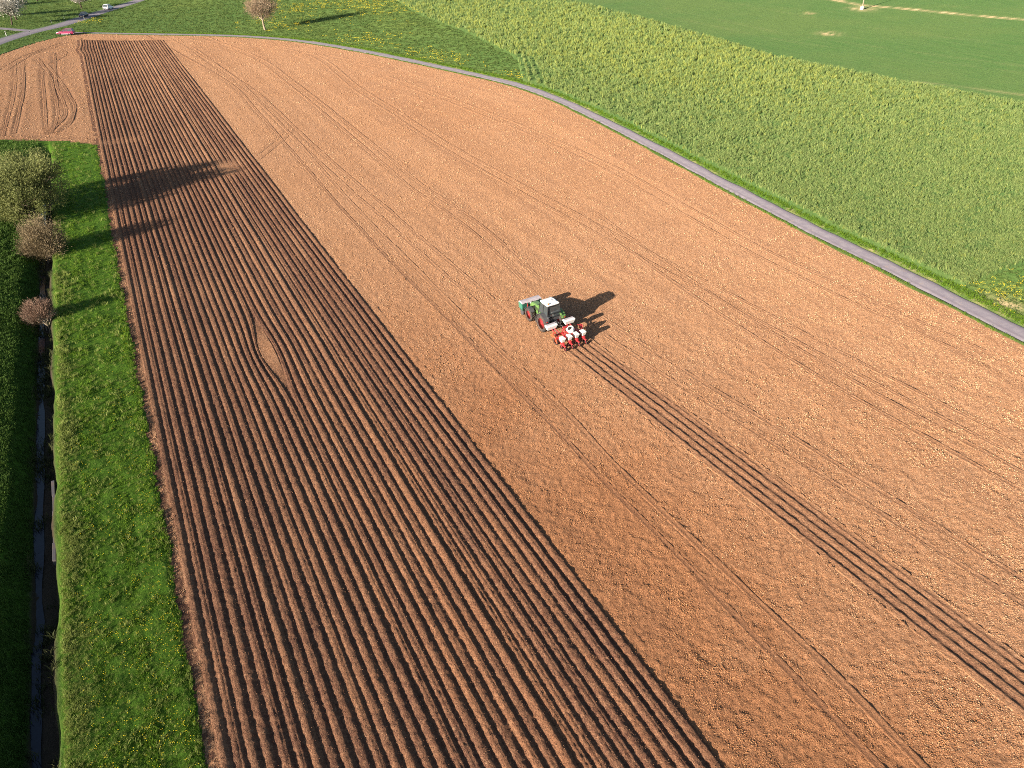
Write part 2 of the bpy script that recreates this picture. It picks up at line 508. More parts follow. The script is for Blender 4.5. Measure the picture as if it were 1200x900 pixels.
c0 = W(69, 114); dry -= .8*np.exp(-(((u - c0[0])/1.1)**2 + ((v - c0[1])/5.0)**2))
def view_falloff(uu_, vv_):
    d_ = np.zeros(uu_.shape)
    for cpx, cr, ca in VIEW_FALLOFF:
        c_ = W(*cpx)
        d_ += ca*np.exp(-(((uu_ - c_[0])/cr)**2 + ((vv_ - c_[1])/(cr*2.2))**2))
    return np.clip(d_*(1 + .25*noise(uu_, vv_, 7, 77) + .2*noise(uu_, vv_, 2.5, 78)), 0, 1)
VIEW_FALLOFF = (((720, 880), 15, .9), ((600, 560), 12, .42), ((900, 900), 14, .30), ((455, 400), 10, .2), ((1050, 640), 22, .10), ((470, 130), 10, .12))  # deeper orange near the viewer: some damp, plus light and haze falloff painted in
falloff_v = view_falloff(u, v)

# fresh rows behind the tractor
trA, trB = W(674, 402.5), W(1200, 806)
tdir = (trA - trB)[:2]; tdir /= np.hypot(*tdir); tnor = np.array([tdir[1], -tdir[0]])
TR_HEAD = math.atan2(-tdir[0], tdir[1])
rel_w = (u - trA[0])*tnor[0] + (v - trA[1])*tnor[1]
rel_s = (u - trA[0])*tdir[0] + (v - trA[1])*tdir[1]
in_fresh = (np.abs(rel_w) < 1.72) & (rel_s < .4) & (rel_s > -68)
in_strip = (wq > .25) & (wq < STRIP_W - .25) & (v < strip_end(wq) - .3) & (v > 3)

zz = z.copy()
is_soil = reg == SOIL
zz[is_soil] += soil_z[is_soil]
zz[is_soil & (in_strip | in_fresh)] -= .22
g = reg == GRASS
zz[g] += (.05*noise(u[g], v[g], 1.2, 51) + .04*noise(u[g], v[g], .45, 52)) + .10*smooth(-wq[g], .5, 1.0)
mm = reg == MEADOW
zz[mm] += .05 + .03*noise(u[mm], v[mm], 1.6, 53)*smooth(d_main[mm], 3.6, 5)*smooth(d_lane[mm], 1.6, 3)
cc = reg == CROP
zz[cc] += .46 + .06*noise(u[cc], v[cc], 1.0, 54) + .06*noise(u[cc], v[cc], 3.0, 55)
ff = reg == FAR
zz[ff] += .10 + .03*noise(u[ff], v[ff], 1.5, 56)

bloom = np.zeros(u.shape); bare = np.zeros(u.shape)
def patch(arr, px, r, s, amp=1.0, stretch=2.2):
    c = W(*px); a_ = R(-20)
    du, dv = u - c[0], v - c[1]
    arr += amp*np.exp(-(du/r)**2 - (dv/(r*stretch))**2)*np.clip(.6 + .7*noise(u, v, r*.4, s), 0, 1)
for px, r, s in (((415, 4), 16, 1), ((440, 9), 9, 2), ((600, 93), 3.0, 3), ((345, 10), 10, 4), ((330, 28), 10, 5), ((505, 70), 6, 6), ((370, 40), 8, 7), ((110, 26), 5, 8), ((200, 4), 16, 9),
                 ((10, 26), 12, 10), ((1180, 338), 3, 11), ((470, 30), 9, 12), ((430, 50), 6, 13), ((90, 5), 14, 14)):
    patch(bloom, px, r, s)
for px, r, s in (((650, 25), 20, 20), ((720, 60), 16, 21), ((580, 20), 18, 22), ((820, 75), 13, 23), ((520, 5), 16, 24)):
    patch(bloom, px, r, s, .55)
d_tan = seg_dist(u, v, tan_strip)[0]
bare += .9*np.exp(-(d_tan/1.1)**2)*np.clip(.7 + .6*noise(u, v, 3, 60), 0, 1)
for px, r in (((972, 40), 2.2), ((1178, 356), 1.6), ((1010, 11), 3.0), ((948, 16), 1.4)):
    patch(bare, px, r, 61, .8, 1.2)
for i_, px_l in enumerate(([(1000, 92), (1100, 99), (1200, 112), (1300, 126)], [(760, 14), (900, 45), (1040, 66), (1200, 86)], [(780, 10), (920, 40), (1060, 60), (1200, 78)], [(860, 4), (1000, 30), (1200, 56)], [(1040, 3), (1200, 13)])):
    dd_ = seg_dist(u, v, WL(px_l))[0]
    bare += np.where(reg == FAR, (.26, .05, .05, .05, .04)[i_]*np.exp(-(dd_/.7)**2)*np.clip(.6 + .8*noise(u, v, 6, 63 + i_), 0, 1), 0)
bare += np.where(reg == MEADOW, .55*np.exp(-((d_lane - LANE_W/2 - .35)/.35)**2)*np.clip(.4 + noise(u, v, 1.5, 62), 0, 1), 0)
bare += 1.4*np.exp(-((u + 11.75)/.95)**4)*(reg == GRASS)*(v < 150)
bare = np.clip(bare, 0, 1); bloom = np.clip(bloom, 0, 1)

idx = np.arange(nG*nT).reshape(nG, nT)
quads = np.stack([idx[:-1, :-1], idx[:-1, 1:], idx[1:, 1:], idx[1:, :-1]], -1).reshape(-1, 4)
qreg = np.max(reg[quads], axis=1)
hidden = (in_strip & (wq > .9) & (wq < STRIP_W - .9) & (v < strip_end(wq) - 3) & (v > 6))[quads].all(1)
verts = np.column_stack([u, v, zz])
def region_mesh(name, r, mat, keep=None):
    m = (qreg == r) & ~hidden
    q = quads[m]
    used, inv = np.unique(q, return_inverse=True)
    o = np_mesh(name, verts[used], inv.reshape(-1, 4), mat, {'dry': dry[used], 'damp': falloff_v[used], 'bloom': bloom[used], 'bare': bare[used]})
    return tag(o, kind='structure')
region_mesh('soil_field', SOIL, M['soil'])
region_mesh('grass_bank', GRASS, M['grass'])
region_mesh('meadow', MEADOW, M['meadow'])
region_mesh('crop_ground', CROP, M['crop_ground'])
region_mesh('young_crop_field', FAR, M['young_crop'])

# ------------------------------------------------------------------ planted rows
def rows_mesh(name, origin, du, w_cols, side, v_rows, end_fn, profile, dryfn):
    pass

def row_profile(f, v_, amp, seed, groove=.4):
    k = np.floor(f); ph = f - k
    r1 = hash2(k.astype(np.int64), np.zeros(k.shape, np.int64), seed)
    r2 = hash2(k.astype(np.int64), np.ones(k.shape, np.int64), seed)
    r3 = hash2(k.astype(np.int64), np.full(k.shape, 2, np.int64), seed)
    c = .5 + .10*r2
    x = np.where(ph < c, ph/(2*c), .5 + (ph - c)/(2*(1 - c)))
    ridge = np.sin(math.pi*x)**(1.15 + .35*r3)
    h = amp*(1 + .25*r1)*ridge
    gv = np.clip(.5 + .8*r3 + .3*noise(v_, k*7.3, 12, seed + 5), 0, 1)
    h -= amp*groove*gv*np.exp(-((x - .5)/.085)**2)
    return h

# columns: ten per row, with extra ones inside the island the rows swerve round
isl = W(314, 413); w_is = round((isl[0] - strip_left(isl[1]))/P)*P
w_cols = np.concatenate([np.array([-.9, -.75, -.6, -.45, -.3, -.15]), np.arange(0, NROW*10 + 1)*P/10, STRIP_W + np.array([.15, .3, .45, .6, .75, .9])])
w_cols = np.concatenate([w_cols[w_cols < w_is - .01], np.full(16, w_is), w_cols[w_cols > w_is + .01]])
side_c = np.where(w_cols < w_is - .01, -1.0, np.where(w_cols > w_is + .01, 1.0, 0.0))
side_c[np.abs(w_cols - w_is) < .01] = np.linspace(-1, 1, 16)
Zs = 1/np.linspace(1/36.0, 1/330.0, 900)
vs = ((Zs - CAM_H*st)/ct - 9*sp)/cp
vs = vs[(vs > 2)]
q = (vs - vs[0])/(vs[-1] - vs[0])
VS = 2.0 + q[:, None]*(strip_end(w_cols)[None, :] + .6 - 2.0)
WC = np.broadcast_to(w_cols, VS.shape); SC = np.broadcast_to(side_c, VS.shape)
def swerve(w, s, v_):
    gs = np.exp(-np.abs((v_ - isl[1])/6.2)**2.0)
    d = np.where(s < 0, s*.95*np.exp(-np.abs(w - w_is)/1.4), s*.50*np.exp(-np.abs(w - w_is)/2.2))*gs
    c = W(101, 58)                                       # wiggle of the first rows at the far end
    d = d - .9*np.exp(-((v_ - c[1])/7.0)**2)*np.exp(-np.clip(w - 0.2, 0, None)/1.7)
    d = d + .035*noise(v_, np.floor(w/P/4)*9.1, 14.0, 61) + .012*noise(v_, np.floor(w/P)*5.1, 5.0, 62)
    c2 = W(160, 135)
    return d
DW = swerve(WC, SC, VS)
US = strip_left(VS) + WC + DW
island = np.exp(-np.abs((VS - isl[1])/6.4)**2.2)*(np.abs(WC - w_is) < .01)
fcol = np.clip(WC, .0001, STRIP_W - .0001)/P
amp = .165*(1 + .14*noise(VS, WC*0, 40, 63))
hs = row_profile(fcol, VS, amp, 5)
edge = smooth(WC, -.1, .12)*(1 - smooth(WC, STRIP_W - .12, STRIP_W + .1))
endf = smooth(strip_end(WC) - VS, -.2, 1.6)
pc = W(268, 197)
flatp = np.exp(-((US - pc[0])/1.7)**4 - ((VS - pc[1])/4.5)**4)
pc2 = W(135, 166)
flatq = np.exp(-((US - pc2[0])/5.0)**4 - ((VS - pc2[1])/2.2)**4)*.6
keep = edge*endf*(1 - .85*np.maximum(flatp, flatq))*(1 - np.clip(island*1.4, 0, 1))
spS = np.broadcast_to(np.maximum(np.gradient(vs), .076)[:, None]*.6, VS.shape)
hs = hs*keep - .02*edge + np.clip(island, 0, 1)*.09
cl = .012*noise(US, VS, .5, 71)*np.clip(1.4*.5/spS - .6, 0, 1) + .026*noise(US, VS, .23, 72)*np.clip(1.4*.23/spS - .6, 0, 1) + .018*noise(US, VS, .12, 73)*np.clip(1.4*.12/spS - .6, 0, 1)
hs = hs + cl + .012*noise(US, VS, 2.5, 74) + rise(US)
hs += relief(US, VS, spS)*(1 - edge) + .010*(1 - edge)
hs[:, 0] -= .04; hs[:, -1] -= .04; hs[0] -= .3; hs[-1] -= .25
drys = .10 + .13*noise(US, VS*.2, .9, 75) + .12*noise(US, VS, 14, 76) + .22*smooth(VS, 60, 260)
rowtone = hash2(np.floor(fcol).astype(np.int64), np.full(fcol.shape, 3, np.int64), 8)
drys = drys + .16*rowtone
drys = np.clip(drys*edge + np.where(WC < 2, 0, .93)*(1 - edge) + .75*np.clip(island, 0, 1) + .45*flatp + .2*flatq, 0, 1)
def grid_obj(name, uu, vv, zz_, dr):
    dm = view_falloff(uu, vv)
    a_, b_ = uu.shape
    ii = np.arange(a_*b_).reshape(a_, b_)
    qd = np.stack([ii[:-1, :-1], ii[:-1, 1:], ii[1:, 1:], ii[1:, :-1]], -1).reshape(-1, 4)
    o = np_mesh(name, np.column_stack([uu.ravel(), vv.ravel(), zz_.ravel()]), qd, M['soil'], {'dry': dr.ravel(), 'damp': dm.ravel()})
    return tag(o, kind='structure')
grid_obj('planted_rows', US, VS, hs, drys)

sA = np.concatenate([np.linspace(.9, -.4, 14)[:-1], -.4 - np.cumsum(np.full(480, .14))])
wF = np.linspace(-1.95, 1.95, 66)
SF, WF = np.meshgrid(sA, wF, indexing='ij')
grow = 1.0
UF = trA[0] + tdir[0]*SF + tnor[0]*WF*grow
VF = trA[1] + tdir[1]*SF + tnor[1]*WF*grow
def fresh_profile(w):
    h = np.zeros(w.shape)
    for i in range(4):
        c = (i - 1.5)*.74 + .012*noise(SF, SF*0, 5, 90 + i)
        h += -.048*np.exp(-((w - c)/.13)**2) + .035*np.exp(-((w - c + .30)/.10)**2) + .03*np.exp(-((w - c - .27)/.07)**2)
    return h
fe = (1 - smooth(np.abs(WF), 1.5, 1.75))*smooth(-SF, -.6, .3)
hf = rise(UF) + fresh_profile(WF)*fe + .02*noise(UF, VF, .5, 95) + .02*noise(UF, VF, .24, 96) + .02
hf[:, 0] -= .35; hf[:, -1] -= .35; hf[0] -= .3; hf[-1] -= .3
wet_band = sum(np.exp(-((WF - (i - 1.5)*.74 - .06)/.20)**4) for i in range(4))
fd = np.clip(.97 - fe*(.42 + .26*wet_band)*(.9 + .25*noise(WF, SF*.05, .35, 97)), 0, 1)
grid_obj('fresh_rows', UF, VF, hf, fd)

# ------------------------------------------------------------------ roads and stream
def ribbon(name, pl, width, z0, mat, cols=9, wob=.12, kind='structure', seed=5):
    d = np.gradient(pl, axis=0); d /= np.hypot(d[:, 0], d[:, 1])[:, None]
    nrm = np.column_stack([-d[:, 1], d[:, 0]])
    xs = np.linspace(-1, 1, cols)
    n = len(pl)
    wl = width/2 + wob*vnoise(np.arange(n)*.6, np.zeros(n), seed)
    wr = width/2 + wob*vnoise(np.arange(n)*.6, np.ones(n)*5, seed)
    half = np.where(xs[None, :] > 0, wl[:, None], wr[:, None])
    pu = pl[:, 0, None] + nrm[:, 0, None]*xs[None, :]*half
    pv = pl[:, 1, None] + nrm[:, 1, None]*xs[None, :]*half
    zc = z0 + .04*(1 - xs[None, :]**2) + rise(pu)
    if cols > 3: zc[:, 0] -= .16; zc[:, -1] -= .16
    ii = np.arange(n*cols).reshape(n, cols)
    qd = np.stack([ii[:-1, :-1], ii[1:, :-1], ii[1:, 1:], ii[:-1, 1:]], -1).reshape(-1, 4)[:, ::-1]
    o = np_mesh(name, np.column_stack([pu.ravel(), pv.ravel(), zc.ravel()]), qd, mat, {'across': np.broadcast_to(xs, pu.shape).ravel()})
    return tag(o, kind=kind)
ribbon('farm_lane', lane, LANE_W, .10, M['asphalt'], wob=.2)
def offset(pl, o_):
    d = np.gradient(pl, axis=0); d /= np.hypot(d[:, 0], d[:, 1])[:, None]
    return pl + np.column_stack([-d[:, 1], d[:, 0]])*o_
def wheel_track(pl_, width, depth, dark, seed):
    """a pressed groove with a small shoulder on each side, laid into the flattened soil of its track"""
    pl_ = curve(pl_, 1.2)
    pl_ = pl_[(seg_dist(pl_[:, 0], pl_[:, 1], lane)[0] > 2.2)]
    if len(pl_) < 4: return
    d_ = np.gradient(pl_, axis=0); d_ /= np.hypot(d_[:, 0], d_[:, 1])[:, None]
    pl_ = pl_ + np.column_stack([-d_[:, 1], d_[:, 0]])*(.07*vnoise(np.arange(len(pl_))*.16, np.zeros(len(pl_)), seed))[:, None]
    xs = np.array([-1, -.72, -.42, 0, .42, .72, 1.])
    hz_ = np.array([-.05, .018, -.008, -.018, -.008, .018, -.05])
    dr_ = np.array([0, .1, .9, 1, .9, .1, 0])
    hw = width*.95*(1 + .25*vnoise(np.arange(len(pl_))*.3, np.ones(len(pl_)), seed))
    pu = pl_[:, 0, None] - d_[:, 1, None]*xs*hw[:, None]; pv = pl_[:, 1, None] + d_[:, 0, None]*xs*hw[:, None]
    zc = rise(pu) + hz_ - .25*depth + .028 + .012*noise(pu, pv, .4, seed)
    fade_ = .65 + .35*vnoise(np.arange(len(pl_))*.05, np.full(len(pl_), 3.), seed)
    dd = np.clip(.88 - dr_*dark*.85*fade_[:, None], 0, 1)
    ii = np.arange(pu.size).reshape(pu.shape)
    qd = np.stack([ii[:-1, :-1], ii[1:, :-1], ii[1:, 1:], ii[:-1, 1:]], -1).reshape(-1, 4)[:, ::-1]
    tag(np_mesh('wheel_track', np.column_stack([pu.ravel(), pv.ravel(), zc.ravel()]), qd, M['soil'], {'dry': dd.ravel(), 'damp': view_falloff(pu, pv).ravel()}), kind='structure')
for k_, (pl_, offs_, w_, dp_, dk_) in enumerate(TRACKS):
    if w_ > .9: continue
    for o_ in offs_:
        d_ = np.gradient(pl_, axis=0); d_ /= np.hypot(d_[:, 0], d_[:, 1])[:, None]
        wheel_track((pl_ + np.column_stack([-d_[:, 1], d_[:, 0]])*o_)[::3], min(w_, .40), dp_, min(dk_ + .07, .58), 300 + k_)
ribbon('lane_verge', offset(lane, -LANE_W/2 - .12), .55, .075, M['verge'], wob=.2, seed=11)
ribbon('road_verge', curve(WL([(-120, 108), (-60, 85), (0, 63), (20, 56), (40, 49.5), (60, 44.8), (72, 42.2), (82, 40.6)])), 2.6, .085, M['meadow'], wob=.35, seed=12)
ribbon('main_road', main_road, ROAD_W, .115, M['asphalt'], wob=.05, seed=6)
ribbon('side_road', side_road, SIDE_W, .108, M['asphalt'], wob=.1, seed=7)
def offset(pl, o_):
    d = np.gradient(pl, axis=0); d /= np.hypot(d[:, 0], d[:, 1])[:, None]
    return pl + np.column_stack([-d[:, 1], d[:, 0]])*o_
ribbon('edge_line', offset(main_road, ROAD_W/2 - .35), .16, .140, M['mark'], 3, 0)
ribbon('edge_line', offset(main_road, -ROAD_W/2 + .35), .16, .140, M['mark'], 3, 0)

vv = np.linspace(4, 140, 140)
def along(name, cu, half, zc, mat, seed, wob=.15, cols=4):
    cw = cu + wob*vnoise(vv*.3, np.zeros(vv.shape), seed)
    xs = np.linspace(-1, 1, cols)
    pu = cw[:, None] + xs[None, :]*half*(1 + .35*vnoise(vv*.5, np.ones(vv.shape), seed))[:, None]
    ii = np.arange(pu.size).reshape(pu.shape)
    qd = np.stack([ii[:-1, :-1], ii[:-1, 1:], ii[1:, 1:], ii[1:, :-1]], -1).reshape(-1, 4)
    pv = np.broadcast_to(vv[:, None], pu.shape)
    return tag(np_mesh(name, np.column_stack([pu.ravel(), pv.ravel(), (zc + rise(pu)).ravel()]), qd, mat), kind='structure')
along('stream', -12.22, .30, -1.20, M['water'], 3, .05)
# low concrete edging of the stream in cast lengths
kerb = thing('stream_edging', 'weathered grey concrete edging along the right side of the dark stream', 'edging', (0, 0, 0))
bm = bmesh.new(); bmesh.ops.create_cube(bm, size=1)
bmesh.ops.scale(bm, vec=(.22, 1.96, .5), verts=bm.verts); bmesh.ops.bevel(bm, geom=bm.edges[:], offset=.02, segments=1, affect='EDGES')
first = obj('edging_block', bm, M['concrete'], kerb)
k = 0
for vb in np.arange(8, 66, 2.0):
    if 24 < vb < 52 or vb > 60: continue
    o = first if k == 0 else first.copy()
    if k: col.objects.link(o); o.parent = kerb
    o.location = (-10.98 + random.uniform(-.05, .05), vb, -.55 + random.uniform(-.06, .04)); o.rotation_euler = (random.uniform(-.03, .03), random.uniform(-.08, .08), random.uniform(-.02, .02))
    k += 1

# ------------------------------------------------------------------ scattered vegetation (geometry-node instances of small clumps)
def clump(name, n, h, spread, width, mat, lean=.35, seed=1, droop=.25):
    r = np.random.default_rng(seed)
    vs_, fs = [], []
    for i in range(n):
        az, rr = r.uniform(0, 2*math.pi), spread*math.sqrt(r.uniform())
        bx, by = rr*math.cos(az), rr*math.sin(az)
        hh = h*r.uniform(.6, 1.1); ln = lean*r.uniform(.3, 1.3); la = r.uniform(0, 2*math.pi)
        dx, dy = math.cos(la)*ln*hh, math.sin(la)*ln*hh
        wa = r.uniform(0, math.pi); wx, wy = math.cos(wa)*width/2, math.sin(wa)*width/2
        b = len(vs_)
        vs_ += [(bx - wx, by - wy, -.03), (bx + wx, by + wy, -.03), (bx + dx*.45 + wx*.9, by + dy*.45 + wy*.9, hh*.62), (bx + dx*.45 - wx*.9, by + dy*.45 - wy*.9, hh*.62),
                (bx + dx + wx*.15, by + dy + wy*.15, hh*(1 - droop*ln)), (bx + dx - wx*.15, by + dy - wy*.15, hh*(1 - droop*ln))]
        fs += [(b, b + 1, b + 2, b + 3), (b + 3, b + 2, b + 4, b + 5)]
    return np_mesh(name, vs_, fs, mat, flat=True, link=False)

def scatter(name, pts, scales, sources, seed=0):
    """one stuff object: a cloud of points, each carrying one of the source clumps"""
    n = len(pts)
    r = np.random.default_rng(seed)
    me = bpy.data.meshes.new(name)
    me.vertices.add(n); me.vertices.foreach_set('co', np.asarray(pts, np.float32).ravel())
    for an, av, ty in (('rz', r.uniform(0, 6.283, n), 'FLOAT'), ('sc', scales, 'FLOAT')):
        at = me.attributes.new(an, ty, 'POINT'); at.data.foreach_set('value', np.asarray(av, np.float32))
    at = me.attributes.new('pick', 'INT', 'POINT'); at.data.foreach_set('value', r.integers(0, len(sources), n).astype(np.int32))
    o = bpy.data.objects.new(name, me); col.objects.link(o)
    g = bpy.data.node_groups.new(name, 'GeometryNodeTree')
    g.interface.new_socket('Geometry', in_out='INPUT', socket_type='NodeSocketGeometry')
    g.interface.new_socket('Geometry', in_out='OUTPUT', socket_type='NodeSocketGeometry')
    N = g.nodes.new; L = g.links.new
    gi, go, ip, jo = N('NodeGroupInput'), N('NodeGroupOutput'), N('GeometryNodeInstanceOnPoints'), N('GeometryNodeJoinGeometry')
    for s_ in sources[::-1]:
        oi = N('GeometryNodeObjectInfo'); oi.inputs['Object'].default_value = s_; oi.inputs['As Instance'].default_value = True
        L(oi.outputs['Geometry'], jo.inputs[0])
    def na(nm, ty='FLOAT'):
        a_ = N('GeometryNodeInputNamedAttribute'); a_.data_type = ty; a_.inputs['Name'].default_value = nm
        return a_.outputs['Attribute']
    cx = N('ShaderNodeCombineXYZ'); L(na('rz'), cx.inputs[2])
    L(gi.outputs[0], ip.inputs['Points']); L(jo.outputs[0], ip.inputs['Instance'])
    ip.inputs['Pick Instance'].default_value = True
    L(na('pick', 'INT'), ip.inputs['Instance Index']); L(cx.outputs[0], ip.inputs['Rotation']); L(na('sc'), ip.inputs['Scale'])
    L(ip.outputs[0], go.inputs[0])
    md = o.modifiers.new('scatter', 'NODES'); md.node_group = g
    return tag(o, kind='stuff')

GRIDV = zz.reshape(nG, nT)
def ground_sample(n, y0, y1, x0, x1, power=1.0, r=None):
    """random ground points, denser near the viewer: uniform in view angle to the given power"""
    r = r or rng
    yh = 450 - F_PX*math.tan(TH)
    t_ = r.uniform((y0 - yh)**power, (y1 - yh)**power, n)**(1/power) + yh
    x_ = r.uniform(x0, x1, n)
    Zp = CAM_H*F_PX/(ct*(t_ - yh))
    Xp = (x_ - 600)/F_PX*Zp; Gp = (Zp - CAM_H*st)/ct
    return Xp*cp + Gp*sp, -Xp*sp + Gp*cp, Zp

# loose clods lying on the bare soil and on the ridges
def clod(name, mat, seed):
    r = np.random.default_rng(seed)
    bm_ = bmesh.new(); bmesh.ops.create_icosphere(bm_, subdivisions=1, radius=1)
    vs_ = np.array([v_.co[:] for v_ in bm_.verts]); fs = [[v_.index for v_ in f_.verts] for f_ in bm_.faces]; bm_.free()
    vs_ = vs_*r.uniform(.65, 1.25, (len(vs_), 1))*np.array([1.15, .9, .62])
    return np_mesh(name, vs_, fs, mat, flat=True, link=False)
def clod_material(name, a_, b_, c_):
    m = NT(name); f_ = m.rand()
    return m.done(m.mix(m.ramp(f_, .45, 1), m.mix(m.ramp(f_, 0, .5), a_, b_), c_), .95, .1)
M['clod'] = clod_material('dry_clod', (.28, .145, .074), (.41, .228, .118), (.53, .345, .205))
M['orange_clod'] = clod_material('orange_clod', (.17, .075, .034), (.30, .135, .060), (.46, .25, .12))
M['damp_clod'] = clod_material('damp_clod', (.095, .048, .033), (.155, .080, .050), (.28, .155, .090))
okc = np.where((reg == SOIL) & ~in_strip & ~in_fresh & (d_lane > LANE_W/2 + .7) & (np.abs(TT.ravel()) < .72) & (GG.ravel() > 15) & (GG.ravel() < 330) & (d_main > 5))[0]
pk = rng.choice(okc, 270000)
patchy = np.clip(.85 + .22*noise(u[pk], v[pk], 2.3, 85) + .25*noise(u[pk], v[pk], .9, 86), .2, 1.4)
pz = np.hypot(np.hypot(u[pk], v[pk]), CAM_H)
jx = rng.normal(0, 1, (len(pk), 2))*(pz*.0011)[:, None]
csz = pz*.00044*rng.uniform(.5, 1.5, len(pk))**1.3*patchy
in_falloff = rng.uniform(size=len(pk)) < falloff_v[pk]
cpt = np.column_stack([u[pk] + jx[:, 0], v[pk] + jx[:, 1], zz[pk] + csz*.12])
scatter('soil_clods', cpt[~in_falloff], csz[~in_falloff], [clod('clod', M['clod'], 200 + i_) for i_ in range(4)], 12)
scatter('damp_soil_clods', cpt[in_falloff], csz[in_falloff], [clod('clod', M['orange_clod'], 205 + i_) for i_ in range(4)], 14)  # clods coloured with the same painted near-view falloff
fl_ = np.where((keep.ravel() > .3))[0]
pk = rng.choice(fl_, 75000)
pz = np.hypot(np.hypot(US.ravel()[pk], VS.ravel()[pk]), CAM_H)
csz = pz*.00042*rng.uniform(.55, 1.4, len(pk))**1.3
scatter('ridge_clods', np.column_stack([US.ravel()[pk] + rng.normal(0, .03, len(pk)), VS.ravel()[pk] + rng.normal(0, .05, len(pk)), hs.ravel()[pk] + csz*.1]), csz, [clod('clod', M['damp_clod'], 210 + i_) for i_ in range(4)], 13)

# crop of tall cereal
cu_, cv_, cz_ = ground_sample(400000, -14, 420, 400, 1400, 1.0)
jj = .12*noise(cu_, cv_, 1.1, 21) + .22*noise(cu_, cv_, 4.0, 22)
dL, sL, _ = seg_dist(cu_, cv_, lane)
ok = in_poly(cu_ + jj*.6, cv_ + jj*.6, crop_poly) & (dL*sL > LANE_W/2 + 1.6 + jj)
# a few tramlines and lodged streaks near the meadow corner
for px in ([(609, 66), (617, 100)], [(615, 66), (628, 106)], [(622, 68), (640, 112)]):
    ok &= ~((seg_dist(cu_, cv_, WL(px))[0] < .45))
thin = np.clip(.78 + .5*noise(cu_, cv_, 2.2, 64), .2, 1)
ok &= rng.uniform(size=len(cu_)) < thin
cu_, cv_, cz_ = cu_[ok], cv_[ok], cz_[ok]
sc = (.56 + .20*rng.uniform(size=len(cu_)))*np.clip(cz_/130, .8, 1.6)*(1 + .2*noise(cu_, cv_, 1.6, 65))
crop_src = [clump('crop_clump', 10, .92, .24, .060, M['crop_blade'], .26, s_) for s_ in range(4)]
bl = rng.uniform(size=len(cu_)) < .05 + .40*np.clip(sum(np.exp(-((cu_ - W(*p_)[0])/22)**2 - ((cv_ - W(*p_)[1])/45)**2) for p_ in ((650, 25), (720, 60), (560, 12), (820, 75))), 0, 1)
hz = .30 + rise(cu_)
scatter('cereal_crop', np.column_stack([cu_, cv_, hz])[~bl], sc[~bl], crop_src, 1)
scatter('flowering_crop', np.column_stack([cu_, cv_, hz])[bl], sc[bl], [clump('bloom_clump', 10, .95, .24, .065, M['crop_bloom'], .28, 40 + s_) for s_ in range(2)], 2)
print('crop clumps', len(cu_))

# grass of the bank right of the stream, and rank growth on its rim
gu, gv, gz = ground_sample(110000, 160, 960, -60, 300, 1.0)
jj = .12*noise(gu, gv, 1.1, 21) + .22*noise(gu, gv, 4.0, 22)
vtop = np.interp(gu, soil_left_top[:, 0], soil_left_top[:, 1])
okb = (gu > -10.45) & (gu + jj*.8 < strip_left(gv) - .55) & (gv < vtop - .3)
tz = lambda a_, b_: terrain(a_, b_) + .05
fu, fv, fz = gu[okb], gv[okb], gz[okb]
blade_src = [clump('grass_tuft', 11, .26, .15, .022, M['blade'], .6, 10 + s_) for s_ in range(4)]
rank_src = [clump('rank_tuft', 12, .46, .18, .026, M['rank_blade'], .55, 20 + s_) for s_ in range(3)]
rank_p = np.clip(1 - (fu + 10.6)/2.0 + .5*noise(fu, fv, 2.5, 66), 0, 1)**1.2*.85 + .08
isr = rng.uniform(size=len(fu)) < rank_p
band = .78 + .22*np.sign(np.sin(fu*2.9 + .8*noise(fu, fv*.1, 3, 68)))*.5
sc = np.clip(fz/62, .85, 1.6)*(.5 + .5*rng.uniform(size=len(fu)))*(1 + .35*noise(fu, fv, 1.3, 67))*np.where(isr, 1, band)
P3 = np.column_stack([fu, fv, tz(fu, fv)])
mown = (~isr) & (rng.uniform(size=len(fu)) < np.clip(.42 + .55*vnoise(fu/.55, fv*.025, 69) + .25*noise(fu, fv, 1.6, 70), 0, 1))
low_src = [clump('low_grass_tuft', 11, .20, .15, .022, M['low_blade'], .6, 15 + s_) for s_ in range(3)]
scatter('bank_grass', P3[~isr & ~mown], sc[~isr & ~mown], blade_src, 3)
scatter('mown_grass', P3[mown], sc[mown], low_src, 10)
dn = 2600
eu, ev = rng.uniform(-12.9, -10.9, dn), rng.uniform(6, 130, dn)
ek = rng.uniform(size=dn) < np.clip(.25 + .9*noise(eu, ev, 2.4, 86), 0, 1)
eu, ev = eu[ek], ev[ek]
scatter('ditch_weeds', np.column_stack([eu, ev, terrain(eu, ev)]), .7 + .9*rng.uniform(size=len(eu)), [clump('ditch_tuft', 10, .5, .22, .035, M['weed_blade'], .7, 90 + s_) for s_ in range(3)], 11)
scatter('rank_grass', P3[isr], sc[isr]*.8, rank_src, 4)
# far bank, in shade
okl = (gu < -12.7) & (gu > -40) & (gv < vtop - .3)
hu, hv, hz_ = gu[okl], gv[okl], gz[okl]
scatter('far_bank_grass', np.column_stack([hu, hv, tz(hu, hv)]), np.clip(hz_/60, .9, 1.7)*(.7 + .7*rng.uniform(size=len(hu))), [clump('bank_tuft', 10, .24, .2, .028, M['shade_blade'], .6, 30 + s_) for s_ in range(3)], 5)
